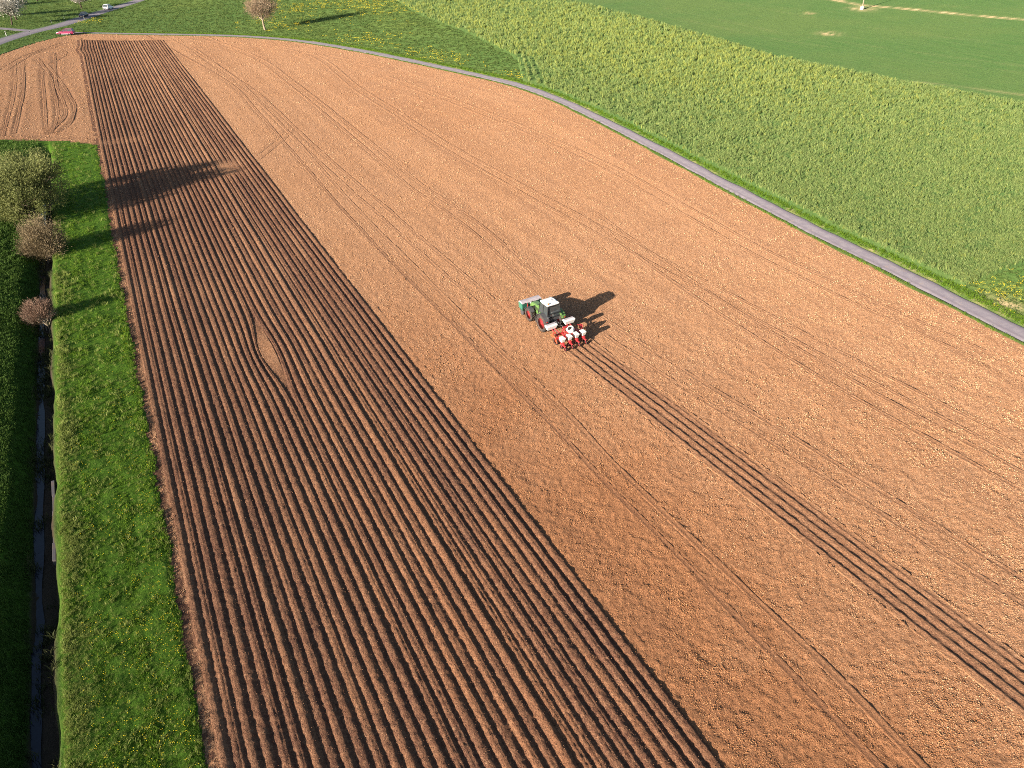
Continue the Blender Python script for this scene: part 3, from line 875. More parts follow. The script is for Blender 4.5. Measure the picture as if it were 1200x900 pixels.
# dandelions
du_, dv_, dz_ = ground_sample(5200, 385, 930, 70, 280, 1.0)
okd = (du_ > -9.3) & (du_ < strip_left(dv_) - .8)
pd = np.clip(.12 + .55*smooth(du_, -8, -3.5)*(.5 + noise(du_, dv_, 2.6, 81)) + .25*noise(du_, dv_, 5.0, 82), 0, 1)
okd &= rng.uniform(size=len(du_)) < pd*.9
du_, dv_ = du_[okd], dv_[okd]
def flower_clump(name, n, seed, h=.30, rad=.018, spread=.12):
    r = np.random.default_rng(seed); vs_, fs = [], []
    for i in range(n):
        cx, cy, hh = r.normal(0, spread), r.normal(0, spread), h*r.uniform(.8, 1.2)
        b = len(vs_)
        vs_ += [(cx + rad*math.cos(q_*math.pi/3), cy + rad*math.sin(q_*math.pi/3), hh) for q_ in range(6)] + [(cx, cy, hh + rad*.6)]
        fs += [(b + q_, b + (q_ + 1) % 6, b + 6) for q_ in range(6)]
    return np_mesh(name, vs_, fs, M['yellow'], flat=True, link=False)
scatter('dandelions', np.column_stack([du_, dv_, tz(du_, dv_)]), .9 + .5*rng.uniform(size=len(du_)), [flower_clump('dandelion_head', n_, 50 + n_) for n_ in (1, 2, 3)], 6)
# meadow tussocks and flowers beyond the lane
mu, mv, mz = ground_sample(66000, -10, 120, -20, 680, .7)
m2 = ground_sample(8000, 320, 500, 1080, 1400, 1.0)
mu, mv, mz = (np.concatenate([a_, b_]) for a_, b_ in zip((mu, mv, mz), m2))
dL, sL, _ = seg_dist(mu, mv, lane); dM = seg_dist(mu, mv, main_road)[0]; dS = seg_dist(mu, mv, side_road)[0]
okm = ((dL*sL > LANE_W/2 + .5) | in_poly(mu, mv, verge_poly)) & (dL > LANE_W/2 + .4) & (dM > ROAD_W/2 + .4) & (dS > SIDE_W/2 + .4) & ~in_poly(mu, mv, crop_poly) & ~in_poly(mu, mv, far_poly)
mu, mv, mz = mu[okm], mv[okm], mz[okm]
scatter('meadow_grass', np.column_stack([mu, mv, rise(mu) + .05]), np.clip(mz/140, .8, 2.2)*(.5 + .6*rng.uniform(size=len(mu))), [clump('meadow_tuft', 9, .20, .30, .05, M['meadow_blade'], .7, 60 + s_) for s_ in range(3)], 7)
pf = np.zeros(len(mu))
for px, r_ in (((415, 4), 16), ((440, 9), 9), ((600, 93), 3.2), ((345, 10), 9), ((330, 28), 8), ((505, 70), 6), ((1180, 338), 4), ((1165, 343), 2.5), ((110, 26), 5), ((430, 50), 6)):
    c = W(*px); pf += np.exp(-((mu - c[0])/r_)**2 - ((mv - c[1])/(r_*2.0))**2)
fl = rng.uniform(size=len(mu)) < pf*.13
scatter('meadow_flowers', np.column_stack([mu, mv, rise(mu) + .10])[fl], np.clip(mz[fl]/70, 1, 3.2), [flower_clump('flower_head', n_, 70 + n_, .24, .04, .2) for n_ in (3, 5)], 8)
# verge between the lane and the soil, and between lane and crop
vi = np.linspace(0, 1, 9000)
seg = np.concatenate([[0], np.cumsum(np.hypot(*np.diff(lane, axis=0).T))])
lu, lv = np.interp(vi*seg[-1], seg, lane[:, 0]), np.interp(vi*seg[-1], seg, lane[:, 1])
ld = np.column_stack([np.interp(vi*seg[-1], seg, np.gradient(lane[:, 0])), np.interp(vi*seg[-1], seg, np.gradient(lane[:, 1]))]); ld /= np.hypot(*ld.T)[:, None]
off = np.where(rng.uniform(size=len(vi)) < .12, -LANE_W/2 - .05 - .42*rng.uniform(size=len(vi)), LANE_W/2 + .1 + 1.5*rng.uniform(size=len(vi)))
scatter('verge_grass', np.column_stack([lu - ld[:, 1]*off, lv + ld[:, 0]*off, rise(lu - ld[:, 1]*off) + .04]), .7 + .7*rng.uniform(size=len(vi)), blade_src, 9)

# ------------------------------------------------------------------ trees and bushes
def tube(vs_, fs, p0, p1, r0, r1, n=6):
    p0, p1 = Vector(p0), Vector(p1)
    d = (p1 - p0)
    if d.length < 1e-5: return
    qd = d.to_track_quat('Z', 'Y'); b = len(vs_)
    for p_, r_ in ((p0, r0), (p1, r1)):
        for i in range(n):
            a_ = 2*math.pi*i/n
            vs_.append(tuple(p_ + qd @ Vector((math.cos(a_)*r_, math.sin(a_)*r_, 0))))
    for i in range(n):
        j = (i + 1) % n
        fs.append((b + i, b + j, b + n + j, b + n + i))

def limbs(base, lobes, height, r0, trunk_h, r, stems=1, twigs=90):
    """tapered trunk(s), forked limbs and twigs reaching into the crown lobes"""
    vs_, fs = [], []
    base = Vector(base)
    for s_ in range(stems):
        b0 = base + Vector((r.normal(0, .25), r.normal(0, .25), 0))*(stems > 1)
        fork = b0 + Vector((r.normal(0, .12*trunk_h), r.normal(0, .12*trunk_h), trunk_h))
        midp = b0.lerp(fork, .5) + Vector((r.normal(0, .05*trunk_h), r.normal(0, .05*trunk_h), 0))
        tube(vs_, fs, b0 - Vector((0, 0, .3)), midp, r0*1.25, r0*.95, 8); tube(vs_, fs, midp, fork, r0*.95, r0*.8, 8)
        heads = [(fork, r0*.75)]
        for k_ in range(7):
            c, rad = lobes[r.integers(len(lobes))]
            tgt = Vector(c) + Vector(r.normal(0, .33, 3))*Vector(rad).length*.5
            m_ = fork.lerp(tgt, .5) + Vector((r.normal(0, .3), r.normal(0, .3), .35))
            tube(vs_, fs, fork, m_, r0*.5, r0*.32, 6); tube(vs_, fs, m_, tgt, r0*.32, r0*.14, 5)
            heads += [(m_, r0*.3), (fork.lerp(m_, .6), r0*.35), (m_.lerp(tgt, .5), r0*.2), (tgt, r0*.14)]
        for k_ in range(twigs//stems):
            c, rad = lobes[r.integers(len(lobes))]
            dv = Vector(r.normal(0, 1, 3)); dv.normalize()
            tip = Vector(c) + Vector((dv.x*rad[0], dv.y*rad[1], dv.z*rad[2]))*r.uniform(.6, .98)
            h_, hr = min(heads, key=lambda q_: (q_[0] - tip).length + r.uniform(0, 1))
            m_ = h_.lerp(tip, .5) + Vector(r.normal(0, .12, 3))
            tube(vs_, fs, h_, m_, hr*.6, hr*.4, 4); tube(vs_, fs, m_, tip, hr*.4, .012, 4)
    return vs_, fs

def leaves(lobes, n, size, ratio, r, root, radial=.6, clumps=60, shell=.55):
    """many small leaf faces gathered in uneven clumps"""
    vol = np.array([a_[1][0]*a_[1][1]*a_[1][2] for a_ in lobes]); vol = vol/vol.sum()
    cc_ = []
    for _ in range(clumps):
        c, rad = lobes[r.choice(len(lobes), p=vol)]
        d = r.normal(0, 1, 3); d /= np.linalg.norm(d)
        cc_.append(np.array(c) + d*np.array(rad)*(shell + (1 - shell)*r.uniform()**.6)*.93)
    cc_ = np.array(cc_); ctone = r.uniform(0, 1, clumps); csz = r.uniform(.6, 1.25, clumps)
    mean = np.mean([a_[1][0] for a_ in lobes])
    wh = r.integers(0, clumps, n)
    pos = cc_[wh] + r.normal(0, 1, (n, 3))*(mean*.175*csz[wh])[:, None]
    out = pos - np.array(root); out /= np.linalg.norm(out, axis=1)[:, None]
    dr = radial*out + (1 - radial)*r.normal(0, .8, (n, 3)); dr /= np.linalg.norm(dr, axis=1)[:, None]
    sd = np.cross(dr, r.normal(0, 1, (n, 3))); sd /= np.linalg.norm(sd, axis=1)[:, None]
    L_ = size*r.uniform(.6, 1.4, n); w_ = L_*ratio
    a_ = pos - dr*(L_/2)[:, None]; b_ = pos + dr*(L_/2)[:, None]; s_ = sd*(w_/2)[:, None]
    vs_ = np.stack([a_, pos + s_, b_, pos - s_], 1).reshape(-1, 3)
    fs = np.arange(n*4).reshape(n, 4)
    tone = np.repeat(np.clip(.55*ctone[wh] + .45*r.uniform(size=n), 0, 1), 4)
    return vs_, fs, tone

def tree(name, label, cat, base, lobes, leaf_n, leaf_size, leaf_ratio, leaf_mat, bark, r0, trunk_h, seed, stems=1, twigs=90, group=None, radial=.6, clumps=60, shell=.55):
    r = np.random.default_rng(seed)
    t = thing(name, label, cat, tuple(base), 0, group)
    vs_, fs = limbs((0, 0, 0), lobes, 0, r0, trunk_h, r, stems, twigs)
    np_mesh('trunk', vs_, fs, bark, parent=t)
    vs_, fs, tone = leaves(lobes, leaf_n, leaf_size, leaf_ratio, r, (0, 0, trunk_h*.7), radial, clumps, shell)
    np_mesh('crown', vs_, fs, leaf_mat, {'tone': tone}, parent=t, flat=True)
    return t

def at(px, py, z=0.0):
    p_ = W(px, py); p_[2] += z
    return p_
b1 = at(46, 258, -.9)
tree('willow', 'big rounded pale green willow over the stream, largest of the three waterside shrubs', 'tree', b1,
     [((-1.8, 3.0, 5.0), (4.2, 4.4, 4.0)), ((1.5, 1.6, 5.4), (3.1, 3.6, 3.8)), ((-1.4, -1.6, 4.0), (3.6, 3.2, 3.6)), ((-3.2, 7.5, 5.2), (3.6, 4.4, 3.8)), ((.9, 7.5, 5.4), (3.2, 4.0, 3.6)), ((-3.8, 1.0, 4.6), (3.4, 3.6, 3.8))],
     56000, .33, .28, M['willow_leaf'], M['bark'], .22, 1.5, 11, 3, 160, None, .55, 240, .5)
b2 = at(55.5, 297, -.9)
tree('brown_shrub', 'round brown budding shrub in front of the big pale willow', 'shrub', b2,
     [((0, .3, 3.2), (2.7, 2.6, 2.6)), ((.5, -.6, 2.4), (2.2, 2.0, 1.9)), ((-.9, -.2, 2.6), (2.0, 2.0, 2.0))],
     22000, .26, .16, M['twig_leaf'], M['bark'], .12, .7, 12, 4, 170, None, .72, 170, .45)
b3 = at(49, 375, -1.1)
tree('bare_shrub', 'small pinkish brown bare shrub standing alone in the stream bed', 'shrub', b3,
     [((0, .2, 2.3), (1.85, 1.6, 1.25)), ((-.5, 0, 1.8), (1.3, 1.2, 1.0)), ((.6, 0, 1.8), (1.2, 1.1, 1.0))],
     9000, .28, .10, M['pale_twig'], M['pale_bark'], .07, .45, 13, 5, 160, None, .85, 110, .4)
tree('bare_tree', 'tall bare brown tree on the meadow beside the lane', 'tree', at(311, 35.5),
     [((0, 0, 8.0), (5.2, 5.2, 4.4)), ((-1.8, .3, 6.2), (3.8, 3.6, 2.9)), ((2.0, 0, 6.4), (3.6, 3.6, 2.9)), ((0, 0, 11.0), (3.6, 3.6, 2.8))],
     15000, .60, .09, M['bare_twig'], M['pale_bark'], .34, 3.0, 14, 1, 320, None, .7, 230, .3)
orch = 'blossoming orchard trees above the road'
blos = [((0, 0, 7.0), (4.2, 4.2, 2.9)), ((-2.0, .5, 5.8), (3.2, 3.2, 2.2)), ((2.6, 0, 5.6), (2.8, 2.8, 2.1))]
for i, (px, py, lab) in enumerate(((14, 29.5, 'white blossoming orchard tree with leaning dark trunk, nearest the road junction'),
                                   (20, 23.5, 'white blossoming orchard tree just behind the one nearest the junction'),
                                   (96, 10.5, 'slim blossoming orchard tree beside the road left of the white car'),
                                   (44, 1.5, 'orchard tree cut by the top edge right of the blossoming pair'),
                                   (-28, 22, 'blossoming tree at the left of the orchard'), (-62, 12, 'outermost blossoming tree of the orchard'))):
    s_ = (1.0, 1.15, .72, 1.1, 1.1, 1.2)[i]
    sl = [(tuple(x*s_ for x in c), tuple(x*s_ for x in rr)) for c, rr in blos]
    tree('orchard_tree', lab, 'tree', at(px, py), sl, 5200, .38, .5, M['blossom'], M['dark_bark'], .26, 2.9*s_, 20 + i, 1, 190, orch, .4, 130, .35)

# ------------------------------------------------------------------ machine building blocks
def box(bm, c, s, bev=.02, rot=None, taper=None):
    g_ = bmesh.ops.create_cube(bm, size=1)['verts']
    for v_ in g_:
        x, y, z_ = v_.co.x*s[0], v_.co.y*s[1], v_.co.z*s[2]
        if taper and v_.co.z > 0: x *= taper[0]; y *= taper[1]
        v_.co = (x, y, z_)
    if bev:
        ed = list({e_ for v_ in g_ for e_ in v_.link_edges})
        res = bmesh.ops.bevel(bm, geom=ed, offset=min(bev, min(s)*.4), segments=2, affect='EDGES', clamp_overlap=True)
        g_ = list({v_ for f_ in res['faces'] for v_ in f_.verts} | {v_ for v_ in g_ if v_.is_valid})
    m_ = Matrix.Translation(c) @ (rot.to_4x4() if rot else Matrix.Identity(4))
    bmesh.ops.transform(bm, matrix=m_, verts=g_)

def loft(bm, secs, cap=True):
    rings = [[bm.verts.new(p_) for p_ in s_] for s_ in secs]
    n = len(rings[0])
    for a_, b_ in zip(rings[:-1], rings[1:]):
        for i in range(n): bm.faces.new((a_[i], a_[(i + 1) % n], b_[(i + 1) % n], b_[i]))
    if cap: bm.faces.new(rings[0][::-1]); bm.faces.new(rings[-1])

def lathe_x(bm, prof, n=28):
    """profile (x, radius) turned about the X axis"""
    rings = [[bm.verts.new((x, r_*math.cos(2*math.pi*i/n), r_*math.sin(2*math.pi*i/n))) for i in range(n)] for x, r_ in prof]
    for a_, b_ in zip(rings[:-1], rings[1:]):
        for i in range(n): bm.faces.new((a_[i], a_[(i + 1) % n], b_[(i + 1) % n], b_[i]))
    bm.faces.new(rings[0]); bm.faces.new(rings[-1][::-1])

def bar(bm, p0, p1, r_, n=8, r1=None):
    vs_, fs = [], []
    tube(vs_, fs, p0, p1, r_, r1 or r_, n)
    bv = [bm.verts.new(x) for x in vs_]
    for f_ in fs: bm.faces.new([bv[i] for i in f_])
    bm.faces.new(bv[:n][::-1]); bm.faces.new(bv[n:2*n])

def wheel(parent, pos, rad, wid, sx, lugs=True, rim_mat='rim_red', name='wheel', rimk=.62):
    bm = bmesh.new(); h = wid/2
    lathe_x(bm, [(-h*.80, rad*rimk), (-h*.96, rad*(rimk + .06)), (-h, rad*.80), (-h*.86, rad*.93), (-h*.45, rad*.965), (h*.45, rad*.965), (h*.86, rad*.93), (h, rad*.80), (h*.96, rad*(rimk + .06)), (h*.80, rad*rimk)], 36)
    if lugs:
        n = 20
        for i in range(n):
            for s_ in (-1, 1):
                a_ = 2*math.pi*(i + (.5 if s_ > 0 else 0))/n
                rot = Matrix.Rotation(a_, 3, 'X') @ Matrix.Rotation(s_*.75, 3, 'Z')
                c = Matrix.Rotation(a_, 3, 'X') @ Vector((s_*h*.48, 0, rad*.97))
                box(bm, c, (h*1.05, rad*.055, rad*.07), 0, rot)
    o = obj(name, bm, M['rubber'], parent, True); o.location = pos
    bm = bmesh.new()
    lathe_x(bm, [(-h*.78, rad*rimk*.99), (-h*.80, rad*rimk*.9), (-h*.35, rad*rimk*.86), (sx*h*.1 - .001, rad*.30), (sx*h*.1 + .001, rad*.30), (h*.35, rad*rimk*.86), (h*.80, rad*rimk*.9), (h*.78, rad*rimk*.99)] if False else
            [(-h*.82, rad*rimk), (-h*.80, rad*rimk*.88), (-h*.30, rad*rimk*.82), (-h*.12, rad*.22), (h*.12, rad*.22), (h*.30, rad*rimk*.82), (h*.80, rad*rimk*.88), (h*.82, rad*rimk)], 28)
    rim = obj('rim', bm, M[rim_mat], o, True)
    bm = bmesh.new(); lathe_x(bm, [(sx*h*.05, rad*.22), (sx*h*.45, rad*.20), (sx*h*.62, rad*.13)], 14)
    for i in range(8):
        a_ = 2*math.pi*i/8; box(bm, (sx*h*.36, rad*.30*math.cos(a_), rad*.30*math.sin(a_)), (h*.2, rad*.05, rad*.05), 0)
    obj('hub', bm, M['rim_red' if rim_mat == 'rim_red' else 'steel'], o)
    return o

# ------------------------------------------------------------------ tractor (local +Y forward, origin on the ground under the rear axle)
roof_p = W(643.5, 352.5, 2.95)
ax0 = np.array([roof_p[0], roof_p[1]]) - tdir*.55
rimp = W(635.8, 378.5, .95)[:2] + tnor*1.08
print('tractor axle estimates', ax0, rimp, 'tank end', trA)
axle = (ax0 + rimp)/2
def stand(o, along_, lift=0.0):
    """set a machine on the sloping ground, facing along the rows"""
    p_ = np.array([axle[0], axle[1]]) + tdir*along_
    n_ = Vector((-float(rise(p_[0] + .5) - rise(p_[0] - .5)), 0, 1)).normalized()
    y_ = Vector((tdir[0], tdir[1], 0)); y_ = (y_ - n_*y_.dot(n_)).normalized(); x_ = y_.cross(n_)
    o.rotation_euler = Matrix((x_, y_, n_)).transposed().to_euler()
    o.location = (p_[0], p_[1], float(rise(p_[0])) + lift)
tr = thing('tractor', 'green tractor with white cab roof and red wheel rims working in the bare field', 'tractor'); stand(tr, 0)
for s_ in (-1, 1):
    wheel(tr, (s_*.95, 0, .93), .95, .66, s_, name='rear_wheel')
    wheel(tr, (s_*.92, 2.75, .72), .74, .54, s_, name='front_wheel')
bm = bmesh.new()                                            # hood
def hsec(y, w, zb, zt, r_=.14):
    return [(-w, y, zb), (w, y, zb), (w, y, zt - r_*1.6), (w - r_*.35, y, zt - r_*.5), (w - r_*1.2, y, zt), (-w + r_*1.2, y, zt), (-w + r_*.35, y, zt - r_*.5), (-w, y, zt - r_*1.6)]
loft(bm, [hsec(1.15, .50, 1.0, 2.02), hsec(1.6, .48, .98, 1.99), hsec(2.5, .44, .95, 1.90), hsec(3.2, .41, .95, 1.78), hsec(3.55, .38, .98, 1.64), hsec(3.68, .32, 1.05, 1.45)])
obj('hood', bm, M['green'], tr)
bm = bmesh.new(); box(bm, (0, 3.69, 1.25), (.52, .05, .36), .02); [box(bm, (0, 3.72, 1.12 + .055*i), (.48, .02, .018), 0) for i in range(6)]
obj('grille', bm, M['black'], tr)
for s_ in (-1, 1):
    bm = bmesh.new(); box(bm, (s_*.30, 3.62, 1.53), (.16, .10, .10), .02); obj('headlight', bm, M['lamp_clear'], tr)
    bm = bmesh.new(); [box(bm, (s_*.466, 1.75 + .16*i, 1.55), (.012, .09, .36), 0) for i in range(6)]; obj('side_vent', bm, M['black'], tr)
bm = bmesh.new()                                            # chassis, axles, gearbox
box(bm, (0, 1.5, .86), (.52, 3.9, .42), .05); box(bm, (0, 2.75, .74), (1.5, .26, .24), .05); box(bm, (0, 0, .93), (1.4, .40, .42), .06)
box(bm, (0, -.55, .95), (.60, .5, .50), .04); box(bm, (-.62, 1.15, .72), (.42, 1.0, .5), .06); box(bm, (.62, 1.15, .72), (.42, 1.0, .5), .06)
obj('chassis', bm, M['dark_grey'], tr)
bm = bmesh.new()                                            # cab lower shell
loft(bm, [[(-.78, 1.15, 1.12), (.78, 1.15, 1.12), (.82, -.62, 1.25), (-.82, -.62, 1.25)], [(-.82, 1.18, 1.62), (.82, 1.18, 1.62), (.84, -.66, 1.66), (-.84, -.66, 1.66)]])
obj('cab_body', bm, M['dark_grey'], tr)
for s_ in (-1, 1):
    bm = bmesh.new(); box(bm, (s_*.85, .32, 1.46), (.03, 1.25, .34), .01); box(bm, (s_*.835, .62, 1.72), (.03, .62, .16), .01); obj('door_panel', bm, M['green'], tr)
bm = bmesh.new()                                            # glazing set just inside the pillars
loft(bm, [[(-.79, 1.14, 1.6), (.79, 1.14, 1.6), (.81, -.62, 1.6), (-.81, -.62, 1.6)], [(-.66, .84, 2.92), (.66, .84, 2.92), (.68, -.54, 2.92), (-.68, -.54, 2.92)]])
obj('cab_glass', bm, M['glass'], tr)
for s_ in (-1, 1):
    for (y0, y1, nm) in ((1.17, .93, 'pillar'), (.28, .25, 'pillar'), (-.65, -.59, 'pillar')):
        bm = bmesh.new(); bar(bm, (s_*.82, y0, 1.58), (s_*.70, y1, 2.93), .045, 6); obj('pillar', bm, M['black'], tr)
for zf_, wf_, yf_ in ((2.05, 1.5, -.66), (1.66, 1.62, -.655), (2.90, 1.36, -.58)):
    bm = bmesh.new(); box(bm, (0, yf_, zf_), (wf_, .05, .07), .01); obj('rear_window_rail', bm, M['black'], tr)
bm = bmesh.new()                                            # roof
loft(bm, [[(-0.666, 0.881, 2.92), (0.666, 0.881, 2.92), (0.697, 0.216, 2.92), (0.666, -0.523, 2.92), (-0.666, -0.523, 2.92), (-0.697, 0.216, 2.92)],
          [(-0.697, 0.939, 3), (0.697, 0.939, 3), (0.735, 0.216, 3), (0.697, -0.567, 3), (-0.697, -0.567, 3), (-0.735, 0.216, 3)],
          [(-0.666, 0.881, 3.12), (0.666, 0.881, 3.12), (0.697, 0.216, 3.14), (0.65, -0.508, 3.13), (-0.65, -0.508, 3.13), (-0.697, 0.216, 3.14)],
          [(-0.48, 0.674, 3.2), (0.48, 0.674, 3.2), (0.511, 0.216, 3.22), (0.464, -0.302, 3.21), (-0.464, -0.302, 3.21), (-0.511, 0.216, 3.22)]])
roof = obj('roof', bm, M['roof_white'], tr)
bm = bmesh.new(); box(bm, (0, .15, 3.23), (.45, .5, .04), .02); obj('roof_hatch', bm, M['roof_white'], roof)
for s_ in (-1, 1):
    bm = bmesh.new(); box(bm, (s_*.52, -.72, 3.02), (.22, .06, .09), .02); obj('work_light', bm, M['black'], roof)
bm = bmesh.new(); bar(bm, (-.60, -.48, 3.12), (-.60, -.48, 3.32), .06, 10); obj('beacon', bm, M['amber'], roof)
for s_ in (-1, 1):                                          # fenders: arched shells over the rear wheels
    bm = bmesh.new(); secs = []
    for i in range(11):
        a_ = math.pi*(-.06 + .92*i/10)
        r_ = 1.04
        y, z_ = r_*math.cos(a_), .93 + r_*math.sin(a_)
        y2, z2 = (r_ + .035)*math.cos(a_), .93 + (r_ + .035)*math.sin(a_)
        x0, x1 = s_*.70, s_*1.27
        secs.append([(x0, y, z_), (x1, y, z_ - .02), (x1, y2, z2 - .02), (x0, y2, z2)])
    loft(bm, secs)
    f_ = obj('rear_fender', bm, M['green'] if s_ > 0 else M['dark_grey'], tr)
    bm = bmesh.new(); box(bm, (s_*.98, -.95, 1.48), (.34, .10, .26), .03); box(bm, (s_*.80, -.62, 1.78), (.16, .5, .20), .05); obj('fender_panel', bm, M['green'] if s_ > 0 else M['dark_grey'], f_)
    bm = bmesh.new(); box(bm, (s_*1.08, -1.01, 1.48), (.14, .03, .10), .01); obj('tail_light', bm, M['lamp_red'], f_)
    bm = bmesh.new(); secs = []                             # front mudguards
    for i in range(7):
        a_ = math.pi*(.15 + .62*i/6); r_ = .82
        secs.append([(s_*.70, 2.75 + r_*math.cos(a_), .72 + r_*math.sin(a_)), (s_*1.15, 2.75 + r_*math.cos(a_), .72 + r_*math.sin(a_)),
                     (s_*1.15, 2.75 + (r_ + .03)*math.cos(a_), .72 + (r_ + .03)*math.sin(a_)), (s_*.70, 2.75 + (r_ + .03)*math.cos(a_), .72 + (r_ + .03)*math.sin(a_))])
    loft(bm, secs); obj('front_fender', bm, M['dark_grey'], tr)
    bm = bmesh.new(); bar(bm, (s_*.80, 1.0, 2.62), (s_*1.28, 1.12, 2.58), .02, 6); box(bm, (s_*1.34, 1.12, 2.42), (.20, .06, .36), .02); obj('mirror', bm, M['black'], tr)
    bm = bmesh.new(); [box(bm, (s_*.92, 1.2, .50 + .28*i), (.30, .34, .04), .01) for i in range(3)]; [bar(bm, (s_*1.05, 1.04 + .32*i, .46), (s_*.88, 1.04 + .32*i, 1.5), .02, 6) for i in (0, 1)]; obj('step', bm, M['dark_grey'], tr)
bm = bmesh.new(); bar(bm, (.62, 1.32, 1.2), (.62, 1.32, 2.25), .075, 10); bar(bm, (.62, 1.32, 2.25), (.62, 1.32, 2.85), .05, 10); bar(bm, (.62, 1.32, 2.84), (.66, 1.24, 2.98), .045, 8); obj('exhaust', bm, M['steel'], tr)
bm = bmesh.new(); box(bm, (0, -.95, .75), (.5, .1, .1), .01)
for s_ in (-1, 1):
    bar(bm, (s_*.36, -.6, .62), (s_*.45, -2.62, .58), .045, 8); bar(bm, (s_*.34, -.5, 1.25), (s_*.44, -1.2, .62), .03, 8)
bar(bm, (0, -.6, 1.2), (0, -2.65, 1.3), .04, 8); obj('hitch_arms', bm, M['dark_grey'], tr)
bm = bmesh.new(); box(bm, (0, 3.75, .78), (.7, .3, .4), .04)
for s_ in (-1, 1): bar(bm, (s_*.34, 3.7, .70), (s_*.40, 4.35, .62), .05, 8)
bar(bm, (0, 3.75, 1.05), (0, 4.35, 1.15), .035, 8); obj('front_linkage', bm, M['red'], tr)
bm = bmesh.new(); box(bm, (-.66, -.70, 1.80), (.10, .08, .10), .02); obj('rear_lamp', bm, M['lamp_clear'], tr)
# driver's seat and steering wheel behind the glass are dark shapes the tinted panes hide

# ------------------------------------------------------------------ front mounted tank
ft = thing('front_tank', 'dark green front mounted tank with teal ends and long grey lid on the tractor nose', 'implement'); stand(ft, 4.28, .22)
bm = bmesh.new()
loft(bm, [[(-1.11, -.25, .38), (1.11, -.25, .38), (1.11, .30, .38), (-1.11, .30, .38)], [(-1.18, -.42, .80), (1.18, -.42, .80), (1.18, .42, .80), (-1.18, .42, .80)], [(-1.18, -.42, 1.28), (1.18, -.42, 1.28), (1.18, .42, 1.28), (-1.18, .42, 1.28)]])
obj('tank_body', bm, M['deep_green'], ft)
bm = bmesh.new(); loft(bm, [[(-1.2, -.44, 1.285), (1.2, -.44, 1.285), (1.2, .44, 1.285), (-1.2, .44, 1.285)], [(-1.2, -.38, 1.36), (1.2, -.38, 1.36), (1.2, .38, 1.36), (-1.2, .38, 1.36)], [(-1.16, -.14, 1.44), (1.16, -.14, 1.44), (1.16, .14, 1.44), (-1.16, .14, 1.44)]])
lid = obj('lid', bm, M['grey_lid'], ft)
for x in (-.9, 0, .9):
    bm = bmesh.new(); box(bm, (x, -.445, 1.30), (.10, .03, .12), .01); obj('lid_latch', bm, M['black'], lid)
for s_ in (-1, 1):
    bm = bmesh.new(); box(bm, (s_*1.197, 0, .95), (.04, .80, .66), .01); obj('end_plate', bm, M['teal'], ft)
    bm = bmesh.new(); bar(bm, (s_*.55, -.44, .50), (s_*.62, -.50, 1.22), .035, 8); obj('brace', bm, M['red'], ft)
bm = bmesh.new(); bar(bm, (-1.08, .02, .10), (1.08, .02, .10), .29, 18); [bar(bm, (x - .03, .02, .10), (x + .03, .02, .10), .33, 18) for x in np.linspace(-1.0, 1.0, 9)]; obj('packer_roller', bm, M['dark_grey'], ft)

# ------------------------------------------------------------------ four row planter behind the tractor
pl = thing('seed_planter', 'red four row seed planter with white hoppers mounted behind the green tractor', 'planter'); stand(pl, -.95); pl.scale = (1.05, 1.05, 1.05)
bm = bmesh.new()
box(bm, (0, -2.35, .82), (3.0, .16, .16), .02); box(bm, (0, -1.75, .82), (2.3, .14, .14), .02)
for x in (-1.05, -.42, .42, 1.05): box(bm, (x, -2.05, .84), (.12, .62, .12), .02)
for s_ in (-1, 1): bar(bm, (s_*.45, -1.62, .55), (s_*.18, -1.72, 1.35), .06, 8); bar(bm, (s_*.18, -1.72, 1.35), (s_*.34, -2.32, .88), .05, 8)
obj('frame', bm, M['red'], pl)
bm = bmesh.new(); box(bm, (0, -1.70, 1.36), (.5, .14, .14), .02); obj('headstock', bm, M['red'], pl)
for s_ in (-1, 1):                                          # two long fertiliser boxes ahead of the frame
    xb, yb = s_*1.02, .62
    bm = bmesh.new()
    loft(bm, [[(xb - .45, yb - 1.55, 1.05), (xb + .45, yb - 1.55, 1.05), (xb + .45, yb - 1.25, 1.05), (xb - .45, yb - 1.25, 1.05)],
              [(xb - .58, yb - 1.66, 1.42), (xb + .58, yb - 1.66, 1.42), (xb + .58, yb - 1.14, 1.42), (xb - .58, yb - 1.14, 1.42)],
              [(xb - .57, yb - 1.62, 1.52), (xb + .57, yb - 1.62, 1.52), (xb + .57, yb - 1.18, 1.52), (xb - .57, yb - 1.18, 1.52)]])
    fb = obj('fertiliser_box', bm, M['white'], pl)
    bm = bmesh.new(); loft(bm, [[(xb - .53, yb - 1.44, 1.535), (xb + .53, yb - 1.44, 1.535), (xb + .53, yb - 1.20, 1.535), (xb - .53, yb - 1.20, 1.535)], [(xb - .50, yb - 1.42, 1.56), (xb + .50, yb - 1.42, 1.56), (xb + .50, yb - 1.22, 1.56), (xb - .50, yb - 1.22, 1.56)]])
    obj('lid', bm, M['grey_lid'], fb)
    for xx in (0, -.3*s_):
        bm = bmesh.new(); bar(bm, (xb + xx, yb - 1.5, 1.06), (xb + xx*1.3, -1.75, .86), .05, 8); obj('box_bracket', bm, M['red'], fb)
